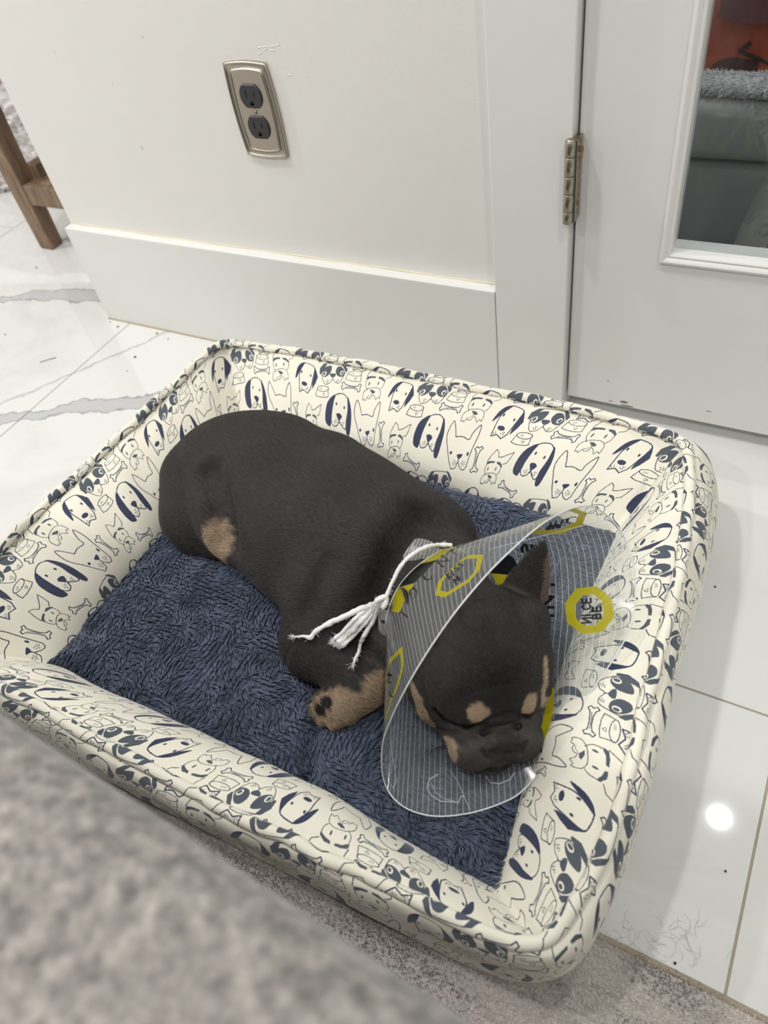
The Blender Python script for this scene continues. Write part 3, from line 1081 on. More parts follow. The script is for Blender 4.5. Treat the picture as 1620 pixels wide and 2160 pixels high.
# --- head frame
SK = np.array([-.1687, .3147, .1342])
Fd = np.array([.62717563, -.76614122, -.1402796])
Sd = np.array([.73219768, .64135977, -.2292252])   # to the viewer's right
Ud = np.array([.26558856, .04105206, .96321204])
HR = np.stack([Fd, Sd, Ud])


def hp(f, s, u): return SK + f * Fd + s * Sd + u * Ud


def headlocal(P): return (P - SK) @ HR.T


# ear frames
def ear(P, base, tip, wdir, wd, th, cup):
    base = np.asarray(base); tip = np.asarray(tip)
    a = tip - base; L = np.linalg.norm(a); a = a / L
    w_ = wdir - a * (wdir @ a); w_ /= np.linalg.norm(w_); n = np.cross(a, w_)
    q = P - base
    t = (q @ a) / L; x = q @ w_; z = q @ n
    tc = np.clip(t, 0, 1)
    W = wd * np.clip(1 - tc ** 1.6, 0.0, 1) + .0008
    zc = z - cup * ((x / wd) ** 2) * (1 - .4 * tc) * L
    dx = np.abs(x) - W
    dz = np.abs(zc) - (th * (1 - .5 * tc) + .0004)
    dt = np.maximum(-t, t - 1) * L
    d = np.maximum(np.maximum(dx, dz), dt)
    return d * .75


bz = .060
TOR = [onz(484, 992, .120), onz(560, 1048, .128), onz(690, 1115, .126), onz(800, 1175, .128), onz(905, 1225, .124)]
TRR = [.077, .082, .092, .084, .060]
EARB = onz(1104, 1262, .158); EART = onz(1151, 1136, .205)
EW = Sd * .75 + np.array([.1, .0, .0]) + Fd * .45
EARB2 = hp(-.010, -.048, .034); EART2 = hp(-.050, -.070, .058)


CREASES = []


def crease(P, pts, wd):
    """soft furrow that follows a line over the back"""
    m = np.full(P.shape[:-1], 9.0)
    for a, b in zip(pts[:-1], pts[1:]): m = np.minimum(m, rc(P, a, b, 0, 0))
    return np.exp(-(m / wd) ** 2)


def torso(P):
    Pz = P.copy(); Pz[..., 2] = bz + (P[..., 2] - bz) / .88
    d = None
    for i in range(len(TOR) - 1):
        a, b = TOR[i].copy(), TOR[i + 1].copy()
        e = rc(Pz, a, b, TRR[i], TRR[i + 1])
        d = e if d is None else smin(d, e, .025)
    # loin and rib fullness, far shoulder, withers
    d = smin(d, ell(P, onz(575, 975, .115), (.085, .070, .055)), .03)
    d = smin(d, rc(P, onz(700, 1010, .110), onz(870, 1118, .110), .054, .046), .03)
    d = smin(d, ell(P, onz(918, 1140, .105), (.046, .044, .044)), .022)
    return d


def legs(P):
    # near thigh folded against the flank
    th = rc(P, onz(420, 1010, .105), onz(424, 1085, .095), .048, .048)
    th = smin(th, rc(P, onz(424, 1085, .09), onz(462, 1148, .078), .040, .020), .02)
    # shoulder and folded fore leg
    sh = rc(P, onz(700, 1255, .115), onz(668, 1352, .092), .052, .038)
    fo = rc(P, onz(672, 1360, .092), onz(768, 1440, .088), .036, .0245)
    fo = smin(fo, rc(P, onz(768, 1442, .088), onz(722, 1486, .080), .0235, .021), .012)
    toes = None
    for (x, y, z, r) in ((706, 1516, .074, .0105), (683, 1508, .074, .0100), (670, 1493, .080, .0095), (679, 1474, .090, .0085)):
        e = rc(P, onz(735, 1486, .080), onz(x, y, z), .013, r)
        toes = e if toes is None else smin(toes, e, .0012)
    fo = smin(fo, toes, .004)
    # far fore leg stretched under the chin
    f2 = rc(P, onz(845, 1360, .098), onz(775, 1412, .088), .028, .018)
    return th, sh, fo, f2


def head(P):
    q = headlocal(P)
    E = lambda c, r, R=None: ell(q, np.array(c), r, R)
    d = E((-.006, 0, .006), (.060, .066, .052))
    d = smin(d, E((.022, 0, .016), (.042, .056, .036)), .018)      # forehead
    for s in (-1, 1):
        d = smin(d, E((.010, s * .038, -.022), (.044, .030, .036)), .018)   # cheeks
        d = smin(d, E((.042, s * .033, -.004), (.020, .022, .018)), .010)   # eyeball under the lid
        d = smin(d, E((.052, s * .024, .010), (.013, .016, .012)), .008)    # brow
    d = smin(d, E((.052, 0, -.026), (.036, .047, .028)), .012)      # muzzle mass
    for s in (-1, 1):
        d = smin(d, E((.074, s * .0215, -.026), (.021, .023, .021)), .006)   # flews
    d = smin(d, E((.074, 0, -.045), (.024, .027, .013)), .006)      # chin
    # wrinkle roll above the nose, an arch
    t = np.linspace(-1, 1, 7)
    for i in range(6):
        a = np.array([.062 - .008 * abs(t[i]) ** 2, t[i] * .028, .006 - .020 * t[i] ** 2]); b = np.array([.062 - .008 * abs(t[i + 1]) ** 2, t[i + 1] * .028, .006 - .020 * t[i + 1] ** 2])
        d = smin(d, rc(q, a, b, .0060, .0060), .002)
    for i in range(6):
        g = lambda f_, a_, u_, k_, w2: np.array([f_ - .006 * w2 ** 2, w2 * a_, u_ - k_ * w2 ** 2])
        d = ssub(d, rc(q, g(.066, .030, .0140, .019, t[i]), g(.066, .030, .0140, .019, t[i + 1]), .0038, .0038), .002)
        d = ssub(d, rc(q, g(.0745, .019, .0025, .010, t[i]), g(.0745, .019, .0025, .010, t[i + 1]), .0034, .0034), .0015)
    # nose
    d = smin(d, E((.078, 0, -.0075), (.0095, .0165, .0090)), .0018)
    for s in (-1, 1):
        d = smin(d, E((.0815, s * .0095, -.0105), (.0078, .0080, .0075)), .0015)
        d = ssub(d, rc(q, np.array([.0900, s * .0060, -.0050]), np.array([.0870, s * .0140, -.0085]), .0036, .0024), .0012)
        # groove between wrinkle and flew
        d = ssub(d, rc(q, np.array([.0765, s * .025, -.004]), np.array([.073, s * .042, -.005]), .0036, .0028), .003)
        # closed eye slit: lower arc
        e = [np.array([.0640, s * .021, .0050]), np.array([.0635, s * .031, .0000]), np.array([.0570, s * .043, -.0010]), np.array([.0450, s * .053, .0025])]
        for i in range(3): d = ssub(d, rc(q, e[i], e[i + 1], .0032, .0026), .003)
        # cheek wrinkle
        e = [np.array([.078, s * .036, -.008]), np.array([.064, s * .048, -.016]), np.array([.046, s * .056, -.028])]
        for i in range(2): d = ssub(d, rc(q, e[i], e[i + 1], .0040, .0030), .004)
        # mouth line
        e = [np.array([.0965, 0, -.0360]), np.array([.0940, s * .018, -.0385]), np.array([.080, s * .040, -.040])]
        for i in range(2): d = ssub(d, rc(q, e[i], e[i + 1], .0022, .0018), .002)
    for s in (-1, 1):
        e = [np.array([.0895, 0, -.0150]), np.array([.0915, s * .007, -.0175]), np.array([.0895, s * .0155, -.0160]), np.array([.0840, s * .0205, -.0090])]
        for i in range(3): d = ssub(d, rc(q, e[i], e[i + 1], .0023, .0021), .0012)
    d = ssub(d, rc(q, np.array([.0895, 0, -.014]), np.array([.0935, 0, -.036]), .0026, .0026), .002)   # philtrum
    d = d + .0022 * np.exp(-(rc(q, np.array([.058, 0, .020]), np.array([.000, 0, .060]), 0, 0) / .009) ** 2)
    return d


def dog_sdf(P):
    d = torso(P)
    th, sh, fo, f2 = legs(P)
    d = smin(d, sh, .022)
    # flank crease, then the thigh in front of it
    d = smin(d, th, .012)
    for cr_, am_, wd_ in CREASES[:1]: d = d + am_ * crease(P, cr_, wd_)
    d = smin(d, f2, .010)
    # neck
    d = smin(d, rc(P, onz(840, 1215, .125), SK + np.array([0, 0, -.01]), .060, .056), .03)
    # collar dip
    for cr_, am_, wd_ in CREASES[1:]: d = d + am_ * crease(P, cr_, wd_)
    d = smin(d, fo, .010)
    h = head(P)
    d = smin(d, h, .010)
    e = ear(P, EARB, EART, EW, .0215, .0017, .16)
    eb = ell(P, hp(-.012, .046, .034), (.018, .018, .022))
    d = smin(d, eb, .010)
    d = smin(d, e, .006)
    d = smin(d, ear(P, EARB2, EART2, Fd, .018, .0022, .10), .008)
    # resting on the cushion
    return np.maximum(d, -(P[..., 2] - (bz - .004)))


def dog_hit(px, py, lift=.002):
    """point of the dog's surface met along a measured direction"""
    d = CM @ np.array([(px - 810) / FPX, -(py - 1080) / FPX, -1.0]); d /= np.linalg.norm(d)
    t = .45
    for _ in range(70):
        s = float(dog_sdf((CAM + d * t)[None])[0])
        if s < .0005 or t > 1.3: break
        t += s * .8
    return CAM + d * (t - lift)


_cr = [(((440, 1000), (456, 1040), (468, 1085), (478, 1130)), .050, .0150), (((895, 1100), (868, 1140), (835, 1205), (800, 1290)), .036, .019),
       (((640, 1366), (700, 1376), (752, 1354)), .009, .007), (((700, 1190), (670, 1260), (640, 1310)), .007, .013), (((620, 1000), (600, 1100), (590, 1200)), .004, .02)]
CREASES = [([dog_hit(x, y, -.007 if am_ > .02 else -.002) for x, y in l_], am_, wd_) for l_, am_, wd_ in _cr]


def surface_nets(fn, lo, hi, h):
    lo = np.array(lo); n = np.ceil((np.array(hi) - lo) / h).astype(int) + 1
    B = 8
    nb = (n + B - 1) // B; n = nb * B
    ax = [lo[i] + h * np.arange(n[i]) for i in range(3)]
    # coarse values at block centres
    c = np.stack(np.meshgrid(*[lo[i] + h * (np.arange(nb[i]) * B + B / 2 - .5) for i in range(3)], indexing='ij'), -1)
    cv = fn(c.reshape(-1, 3)).reshape(nb)
    D = np.repeat(np.repeat(np.repeat(cv, B, 0), B, 1), B, 2).astype(np.float32)
    near = np.argwhere(np.abs(cv) < h * B * 1.35)
    loc = np.stack(np.meshgrid(*[np.arange(B)] * 3, indexing='ij'), -1).reshape(-1, 3)
    for s in range(0, len(near), 160):
        bl = near[s:s + 160]
        idx = (bl[:, None] * B + loc[None]).reshape(-1, 3)
        v = fn(lo + idx * h)
        D[idx[:, 0], idx[:, 1], idx[:, 2]] = v
    neg = D < 0
    # active cells
    c8 = [neg[i:n[0] - 1 + i, j:n[1] - 1 + j, k:n[2] - 1 + k] for i in (0, 1) for j in (0, 1) for k in (0, 1)]
    s8 = sum(x.astype(np.int8) for x in c8)
    act = (s8 > 0) & (s8 < 8)
    cells = np.argwhere(act)
    vid = np.full(act.shape, -1, np.int32); vid[act] = np.arange(len(cells))
    acc_ = np.zeros((len(cells), 3)); cnt = np.zeros(len(cells))
    offs = [(i, j, k) for i in (0, 1) for j in (0, 1) for k in (0, 1)]
    val = {o: D[cells[:, 0] + o[0], cells[:, 1] + o[1], cells[:, 2] + o[2]] for o in offs}
    for o in offs:
        for a in range(3):
            if o[a] == 0:
                o2 = list(o); o2[a] = 1; o2 = tuple(o2)
                va, vb = val[o], val[o2]
                m = (va < 0) != (vb < 0)
                t = va[m] / (va[m] - vb[m])
                p = np.tile(np.array(o, float), (m.sum(), 1)); p[:, a] = t
                acc_[m] += p; cnt[m] += 1
    V = lo + (cells + acc_ / cnt[:, None]) * h
    Fs = []
    for a in range(3):
        b, c_ = (a + 1) % 3, (a + 2) % 3
        sl0 = [slice(1, n[i] - 1) for i in range(3)]; sl0[a] = slice(0, n[a] - 1)
        sl1 = list(sl0); sl1[a] = slice(1, n[a])
        A = neg[tuple(sl0)]; Bq = neg[tuple(sl1)]
        for flip, m in ((False, A & ~Bq), (True, ~A & Bq)):
            e = np.argwhere(m)
            st_ = np.array([s.start for s in sl0]); e = e + st_
            db = np.zeros(3, int); db[b] = 1; dc = np.zeros(3, int); dc[c_] = 1
            q = [e - db - dc, e - dc, e, e - db]
            ids = np.stack([vid[x[:, 0], x[:, 1], x[:, 2]] for x in q], 1)
            ids = ids[(ids >= 0).all(1)]
            Fs.append(ids[:, ::-1] if flip else ids)
    return V, np.vstack(Fs)


DV, DF = surface_nets(dog_sdf, (-.74, .16, .045), (-.06, .64, .255), .0014)
# smooth a little, away from the face
E_ = np.vstack([DF[:, [0, 1]], DF[:, [1, 2]], DF[:, [2, 3]], DF[:, [3, 0]]])


def lap(V, k, w_):
    for _ in range(k):
        s = np.zeros_like(V); c = np.zeros(len(V))
        for a in (0, 1):
            for d_ in range(3): s[:, d_] += np.bincount(E_[:, a], V[E_[:, 1 - a], d_], len(V))
            c += np.bincount(E_[:, a], minlength=len(V))
        V = V * (1 - w_[:, None]) + s / np.maximum(c, 1)[:, None] * w_[:, None]
    return V


q0 = headlocal(DV)
face = sstep(.0, .03, q0[:, 0]) * (np.abs(q0[:, 1]) < .07)
DV = lap(DV, 2, np.full(len(DV), .5))
DV = lap(DV, 8, .6 * (1 - face))
# normals
def vnorm(V, F):
    n = np.cross(V[F[:, 2]] - V[F[:, 0]], V[F[:, 3]] - V[F[:, 1]])
    N = np.zeros_like(V)
    for k in range(4):
        for d_ in range(3): N[:, d_] += np.bincount(F[:, k], n[:, d_], len(V))
    return N / (np.linalg.norm(N, axis=1)[:, None] + 1e-12), np.linalg.norm(n, axis=1) / 2


DN, DA = vnorm(DV, DF)
if ((DN * (DV - DV.mean(0))).sum(1)).mean() < 0:
    DF = DF[:, ::-1]; DN = -DN


CHK = [[(dog_hit(x, y, 0), r_) for x, y, r_ in l_] for l_ in (((872, 1452, .0060), (884, 1482, .0085), (900, 1515, .0095), (922, 1552, .0115), (946, 1584, .0125)), ((1150, 1395, .0030), (1150, 1440, .0050), (1147, 1480, .0055), (1142, 1515, .0060)))]
PH1, PH2, PH3, PH4 = dog_hit(462, 1142, 0), dog_hit(745, 1500, 0), dog_hit(792, 1455, 0), dog_hit(690, 1500, 0)


def blob(P, c, R, soft=.4):
    """1 inside an ellipsoidal patch of coat colour; c centre, R (3 axes rows / radii)"""
    d = np.linalg.norm((P - c) @ R.T, axis=1)
    n = .16 * vnoise(P, 260, 61) + .10 * vnoise(P, 90, 62)
    return 1 - sstep(1 - soft, 1 + soft * .5, d + n)


TAN = np.array(srgb(168, 146, 122)[:3]); TANP = np.array(srgb(124, 102, 90)[:3])
COAT = np.array(srgb(50, 46, 44)[:3]); COATD = np.array(srgb(22, 21, 22)[:3]); MUZ = np.array(srgb(72, 67, 65)[:3]); NOSE = np.array(srgb(50, 47, 47)[:3])


def coat(P):
    q = headlocal(P)
    n = vnoise(P, 22, 63)[:, None]
    c = COAT * (1 + .10 * n)
    hd = (q[:, 0] > -.02) & (np.abs(q[:, 1]) < .075)
    # darker mask down the middle of the head
    mk = np.exp(-((q[:, 1]) / .040) ** 2) * sstep(-.025, .025, q[:, 0]) * (1 - sstep(.058, .072, q[:, 0]))
    mk = (mk * (q[:, 2] > -.03))[:, None]
    c = c * (1 - .85 * mk) + COATD * .85 * mk
    mz = sstep(.052, .064, q[:, 0]) * (q[:, 2] < .000) * hd
    c = c * (1 - mz[:, None]) + MUZ * mz[:, None]
    D3 = lambda a, b, c_: np.diag([1 / a, 1 / b, 1 / c_]) @ HR
    W3 = lambda r: np.eye(3) / r
    tan = np.zeros(len(P))
    tan = np.maximum(tan, blob(P, hp(.056, -.0235, .021), D3(.022, .0098, .0115), .25))
    tan = np.maximum(tan, blob(P, hp(.056, .0235, .020), D3(.022, .0085, .0125), .25))
    fz_ = .0016 * vnoise(P, 260, 61) + .001 * vnoise(P, 90, 62)
    for l_ in CHK:
        m_ = np.full(len(P), 9.0)
        for (a_, ra_), (b_, rb_) in zip(l_[:-1], l_[1:]): m_ = np.minimum(m_, rc(P, a_, b_, ra_, rb_))
        tan = np.maximum(tan, 1 - sstep(-.002, .0015, m_ + fz_))
    tan = np.maximum(tan, blob(P, PH1, W3(1) @ np.diag([1 / .022, 1 / .024, 1 / .03]), .3))
    tan = np.maximum(tan, blob(P, PH2, np.diag([1 / .040, 1 / .017, 1 / .030]), .3) * (P[:, 2] < .125))
    tan = np.maximum(tan, blob(P, PH3, np.diag([1 / .014, 1 / .024, 1 / .030]), .3))
    tan = np.maximum(tan, blob(P, PH4, np.diag([1 / .024, 1 / .018, 1 / .03]), .3))
    tan = np.maximum(tan, blob(P, onz(788, 1414, .092), np.diag([1 / .020, 1 / .009, 1 / .02]), .4))
    tan = np.maximum(tan, blob(P, onz(545, 1240, .062), np.diag([1 / .016, 1 / .014, 1 / .012]), .4))
    c = c * (1 - tan[:, None]) + TAN * tan[:, None]
    # black rims of the closed lids and of the lips
    ln_ = np.full(len(P), 9.0)
    for s_ in (-1, 1):
        for e in ([np.array([.0640, s_ * .021, .0050]), np.array([.0635, s_ * .031, .0000]), np.array([.0570, s_ * .043, -.0010]), np.array([.0450, s_ * .053, .0025])], [np.array([.0965, 0, -.0360]), np.array([.0940, s_ * .018, -.0385]), np.array([.080, s_ * .040, -.040])]):
            for i_ in range(len(e) - 1): ln_ = np.minimum(ln_, rc(q, e[i_], e[i_ + 1], 0, 0))
    ln_ = (1 - sstep(.002, .0045, ln_))[:, None]
    c = c * (1 - ln_) + COATD * .5 * ln_
    # toe pads
    for (x, y, z) in ((684, 1482, .098), (672, 1497, .09)):
        pd = blob(P, onz(x, y, z), np.eye(3) / .0075, .2)[:, None]
        c = c * (1 - pd) + COATD * pd
    ns = blob(P, hp(.082, 0, -.009), D3(.012, .0185, .0105), .2)[:, None]
    c = c * (1 - ns) + NOSE * ns
    # inside of the ear
    a = EART - EARB; L = np.linalg.norm(a); a = a / L
    w_ = EW - a * (EW @ a); w_ /= np.linalg.norm(w_); nn = np.cross(a, w_)
    r_ = P - EARB; t = r_ @ a / L; x = r_ @ w_; z = r_ @ nn
    onear = (t > .02) & (t < 1.05) & (np.abs(x) < .03) & (np.abs(z) < .016)
    rim = onear & (x > .015 * (1 - .75 * t)) & (t < .8)
    c = np.where(rim[:, None], TANP * .8, c)
    return c, q, onear, ns[:, 0]


DC, q0, onear, nsm = coat(DV)
t = NT('dog_skin')
a = t.n('ShaderNodeVertexColor'); a.layer_name = 'col'
p = t.objc()
sc_ = t.n('ShaderNodeVectorMath', operation='SCALE'); t.l(a.outputs[0], sc_.inputs[0]); t.l(t.math('MULTIPLY_ADD', t.noise(900, 3, .6, p), .5, .55), sc_.inputs['Scale'])
t.base(sc_.outputs[0]); t.set(Roughness=.55); t.b.inputs['Specular IOR Level'].default_value = .25
t.bump(t.noise(1400, 3, .6, p), .4, .0005)
M_SKIN = t.m
dog = mesh_np('puppy', DV, np.ascontiguousarray(DF), M_SKIN, None, col=DC)
tag(dog, 'dark grey french bulldog puppy with tan brow spots asleep on the blue plush', 'dog')

# ---- coat hairs
NH = 330000
_, DA = vnorm(DV, DF)
fc = DV[DF].mean(1)
keep_f = (fc[:, 2] > .058)
pr = DA * keep_f * (1 + 1.2 * ((headlocal(fc)[:, 0] > -.03) & (np.abs(headlocal(fc)[:, 1]) < .08)))
pr = pr / pr.sum()
fi = rs.choice(len(DF), NH, p=pr)
uu_, vv_ = rs.rand(NH, 1), rs.rand(NH, 1)
A_, B_, C_, D_ = (DV[DF[fi, k]] for k in range(4))
RP_ = (A_ * (1 - uu_) + B_ * uu_) * (1 - vv_) + (D_ * (1 - uu_) + C_ * uu_) * vv_
A_, B_, C_, D_ = (DN[DF[fi, k]] for k in range(4))
RN_ = (A_ * (1 - uu_) + B_ * uu_) * (1 - vv_) + (D_ * (1 - uu_) + C_ * uu_) * vv_
RN_ /= np.linalg.norm(RN_, axis=1)[:, None]
HC, qh, oe, nsh = coat(RP_)
hd = sstep(.0, -.06, -qh[:, 0] - .02) if False else ((np.linalg.norm(RP_ - SK, axis=1) < .10)).astype(float)
# lay: from the neck towards the rump on the body, from the nose back over the head, down the leg
body_dir = (TOR[0] - TOR[3]); body_dir = body_dir / np.linalg.norm(body_dir)
axis_d = np.tile(body_dir, (NH, 1)) + np.array([0, 0, -.35]) * sstep(.0, .10, np.abs((RP_ - TOR[2]) @ np.cross(body_dir, UP)))[:, None]
head_d = -Fd[None] * .9 + (qh[:, 1] / .05)[:, None] * Sd[None] * .7
leg_d = np.tile(onz(770, 1450, .085) - onz(670, 1350, .09), (NH, 1)); leg_d /= np.linalg.norm(leg_d, axis=1)[:, None]
lw = (np.linalg.norm(RP_ - onz(720, 1430, .085), axis=1) < .060).astype(float)[:, None]
dr = axis_d * (1 - hd[:, None]) + head_d * hd[:, None]
dr = dr * (1 - lw) + leg_d * lw
dr += .25 * np.stack([vnoise(RP_, 40, 71), vnoise(RP_, 40, 72), vnoise(RP_, 40, 73)], 1) + .22 * rs.randn(NH, 3)
dr -= RN_ * (dr * RN_).sum(1)[:, None]
dr /= np.linalg.norm(dr, axis=1)[:, None] + 1e-9
L_ = .0050 * (1 - .45 * hd) * (.75 + .5 * rs.rand(NH))
L_ = np.where(qh[:, 0] > .05, L_ * .40, L_)
L_ = np.where(nsh > .3, .0003, L_)
K = 4
ct = np.zeros((NH, K, 3))
for q in range(K):
    t_ = q / (K - 1)
    ct[:, q] = RP_ + dr * (L_ * t_)[:, None] + RN_ * (L_ * (.50 * t_ - .22 * t_ * t_))[:, None] - RN_ * .0002
strands('coat', None, ct, np.array([.00012, .00011, .00008, .00002])[None], HC * (1 + .45 * rs.randn(NH, 1)).clip(.4, 2.2), hair_mat('dog_coat_hair', rough=.42, spec=.5), dog)
# whiskers
wl = []
for s in (-1, 1):
    for i in range(9):
        a = hp(.070 - .006 * rnd.random(), s * (.034 + .012 * rnd.random()), -.028 - .010 * rnd.random())
        d_ = Fd * rnd.uniform(-.1, .5) + Sd * s * 1.0 + Ud * rnd.uniform(-.3, .3)
        d_ /= np.linalg.norm(d_); L = rnd.uniform(.02, .036)
        wl.append([a + d_ * L * t_ + np.array([0, 0, -1]) * .10 * L * t_ * t_ for t_ in (0, .33, .66, 1)])
wl = np.array(wl)
strands('whiskers', None, wl, np.array([.00016, .00013, .0001, .00005])[None], np.array([.01, .01, .01])[None] * np.ones((len(wl), 1)), hair_mat('whisker_hair'), dog)
# ---------------------------------------------------------------- clear recovery cone
RIM = [(811, 1651, .084), (806, 1577, .125), (826, 1514, .165), (869, 1429, .208), (928, 1336, .240), (987, 1258, .258), (1061, 1177, .266), (1150, 1101, .262), (1224, 1068, .240),
       (1273, 1081, .215), (1317, 1133, .190), (1339, 1207, .172), (1336, 1299, .158), (1310, 1365, .144), (1261, 1438, .128), (1206, 1515, .110), (1150, 1610, .088), (1102, 1668, .080), (1058, 1694, .079), (987, 1716, .079), (910, 1721, .078), (847, 1699, .078)]
NEC = [(815, 1330, .150), (818, 1290, .178), (838, 1242, .196), (868, 1205, .206), (905, 1176, .206), (945, 1157, .198), (985, 1170, .170), (1000, 1220, .140), (985, 1290, .105), (940, 1360, .084), (890, 1390, .084), (840, 1375, .110)]
rimP = crom([onz(*p) for p in RIM], 420, True)
necP = crom([onz(*p) for p in NEC], 420, True)


def evenc(Pc, n):
    Pc = np.vstack([Pc, Pc[:1]]); a = np.concatenate([[0], np.cumsum(np.linalg.norm(np.diff(Pc, axis=0), axis=1))]); q = np.linspace(0, a[-1], n + 1)[:-1]
    return np.stack([np.interp(q, a, Pc[:, i]) for i in range(3)], 1), a[-1]


NCN = 360
rimE, rimL = evenc(rimP, NCN); necE, necL = evenc(necP, NCN)
# match starts: straight generators of least total length
best = min(range(0, NCN, 2), key=lambda k_: np.linalg.norm(rimE - np.roll(necE, k_, 0), axis=1).sum())
necE = np.roll(necE, best, 0)
NW = 26
wv_ = np.linspace(0, 1, NW)
CG = necE[:, None] * (1 - wv_[None, :, None]) + rimE[:, None] * wv_[None, :, None]
slant = np.linalg.norm(rimE - necE, axis=1).mean()
PHI = (rimL - necL) / slant
R0 = necL / PHI
FS = R0 + slant + .01       # half size of the flat sheet
th_ = np.arange(NCN + 1) / NCN * PHI


def flat(t, w_):
    r_ = R0 + w_ * slant
    return np.stack([r_ * np.cos(t * PHI), r_ * np.sin(t * PHI)], -1)


# lay-out map: where measured marks fall on the sheet
gn = np.cross(np.gradient(CG, axis=0), np.gradient(CG, axis=1)); gn /= np.linalg.norm(gn, axis=2)[..., None]
dd = (CG - CAM) @ CM
PXY = np.stack([810 + FPX * dd[..., 0] / -dd[..., 2], 1080 - FPX * dd[..., 1] / -dd[..., 2]], -1)
tt_ = np.arange(NCN) / NCN
FXY = flat(tt_[:, None] + 0 * wv_[None], wv_[None] + 0 * tt_[:, None])
cenC = CG.mean((0, 1))
outw = ((gn * (CG - cenC)).sum(-1, keepdims=True) > 0) * 2 - 1
facing = ((gn * outw) * (CAM - CG)).sum(-1) > 0     # outside face towards the viewer = near wall


def onsheet(pts, near):
    m = facing if near else ~facing
    ij = np.argwhere(m); A = PXY[m]
    out = []
    for p in pts:
        p = np.asarray(p, float)
        k_ = int(((A - p) ** 2).sum(1).argmin()); i_, j_ = ij[k_]
        j_ = min(max(j_, 1), NW - 2)
        di = (PXY[(i_ + 1) % NCN, j_] - PXY[i_ - 1, j_]) / 2; dj = (PXY[i_, j_ + 1] - PXY[i_, j_ - 1]) / 2
        Jm = np.stack([di, dj], 1)
        if abs(np.linalg.det(Jm)) < .15: s_ = np.zeros(2)
        else: s_ = np.linalg.solve(Jm, p - PXY[i_, j_])
        s_ = np.clip(s_, -3, 3)
        out.append(flat((i_ + s_[0]) / NCN, (j_ + s_[1]) / (NW - 1)))
    return np.array(out)


SHW = 1800
RC = Raster(SHW, SHW, (1, 1, 1, 0), wrap=False)
YEL = (.72, .68, .02); BLK = (.02, .02, .025)


def f2p(v): return (np.asarray(v) + FS) / (2 * FS) * SHW * np.array([1, 1])


PXM = SHW / (2 * FS)
# fine white parallel lines of the sheet
_l = onsheet([(1190, 1250), (1186, 1340)], False); _l = (_l[1] - _l[0]) / np.linalg.norm(_l[1] - _l[0]); _n = np.array([-_l[1], _l[0]])
_gx, _gy = np.meshgrid((np.arange(SHW) + .5) / PXM - FS, (np.arange(SHW) + .5) / PXM - FS)
_c = np.abs(((_gx * _n[0] + _gy * _n[1]) / .0050) % 1 - .5) * .0050
RC.a[..., 3] = np.clip((.00020 - _c) * PXM + .5, 0, 1) * .52


def prn(pts, near, col, fill=False, wd=.004, closed=False, op=.92, smooth=False):
    P = np.asarray(pts, float)
    if closed or fill: P = np.vstack([P, P[:1]])
    Q = []
    for a, b in zip(P[:-1], P[1:]):
        n_ = max(1, int(np.linalg.norm(b - a) / 12)); Q += [a + (b - a) * i_ / n_ for i_ in range(n_)]
    if not (closed or fill): Q.append(P[-1])
    q = f2p(onsheet(Q, near))
    if fill: RC.fill(q, (*col, op), 1)
    else: RC.stroke(q, wd * PXM, (*col, op), closed, 1)


def zz(L, x0=780, y0=1040, k_=2.7): return [(x0 + a / k_, y0 + b / k_) for a, b in L]


# print on the near wall
prn(zz([(630, 362), (612, 440), (560, 500), (432, 580), (388, 568), (402, 500), (520, 385), (560, 362)]), True, YEL, closed=True, wd=.0052)
prn(zz([(270, 412), (300, 362), (470, 300), (520, 292), (440, 330), (390, 375)]), True, YEL, True)
prn(zz([(165, 535), (190, 480), (265, 410), (385, 378), (330, 435), (255, 512)]), True, BLK, True)
prn(zz([(125, 675), (132, 600), (165, 540), (255, 514), (205, 600), (168, 680)]), True, YEL, True)
prn(zz([(160, 910), (180, 890), (185, 990), (160, 1090), (120, 1180), (90, 1290), (88, 1180), (95, 1050), (110, 960)]), True, YEL, closed=True, wd=.0052)
GL = {'N': [[(0, 0), (0, 1), (.7, 0), (.7, 1)]], 'I': [[(.1, 0), (.1, 1)]], 'C': [[(.7, .85), (.4, 1), (.1, .8), (0, .5), (.1, .2), (.4, 0), (.7, .15)]], 'E': [[(.6, 1), (0, 1), (0, 0), (.6, 0)], [(0, .5), (.5, .5)]],
      'B': [[(0, 0), (0, 1), (.5, .95), (.55, .6), (0, .52)], [(0, .52), (.6, .48), (.6, .08), (0, 0)]], 'L': [[(0, 1), (0, 0), (.55, 0)]], 'T': [[(0, 1), (.7, 1)], [(.35, 1), (.35, 0)]],
      'A': [[(0, 0), (.35, 1), (.7, 0)], [(.15, .4), (.55, .4)]], 'Y': [[(0, 1), (.35, .5), (.7, 1)], [(.35, .5), (.35, 0)]], 'K': [[(0, 0), (0, 1)], [(.6, 1), (0, .5), (.6, 0)]],
      'S': [[(.6, .9), (.3, 1), (0, .8), (.1, .58), (.5, .45), (.6, .2), (.3, 0), (0, .1)]], 'M': [[(0, 0), (0, 1), (.4, .4), (.8, 1), (.8, 0)]], 'O': [[(.35, 1), (0, .7), (0, .3), (.35, 0), (.7, .3), (.7, .7), (.35, 1)]]}


def word(txt, org, bx, up, near, wd=.0016, step=.95, mirror=()):
    o = np.array(org, float); bx = np.array(bx, float); up = np.array(up, float)
    for i_, ch in enumerate(txt):
        for s_ in GL[ch]:
            s2 = [(.7 - a, b) if i_ in mirror else (a, b) for a, b in s_]
            prn([o + bx * (a + i_ * step) + up * b for a, b in s2], near, BLK, wd=wd)


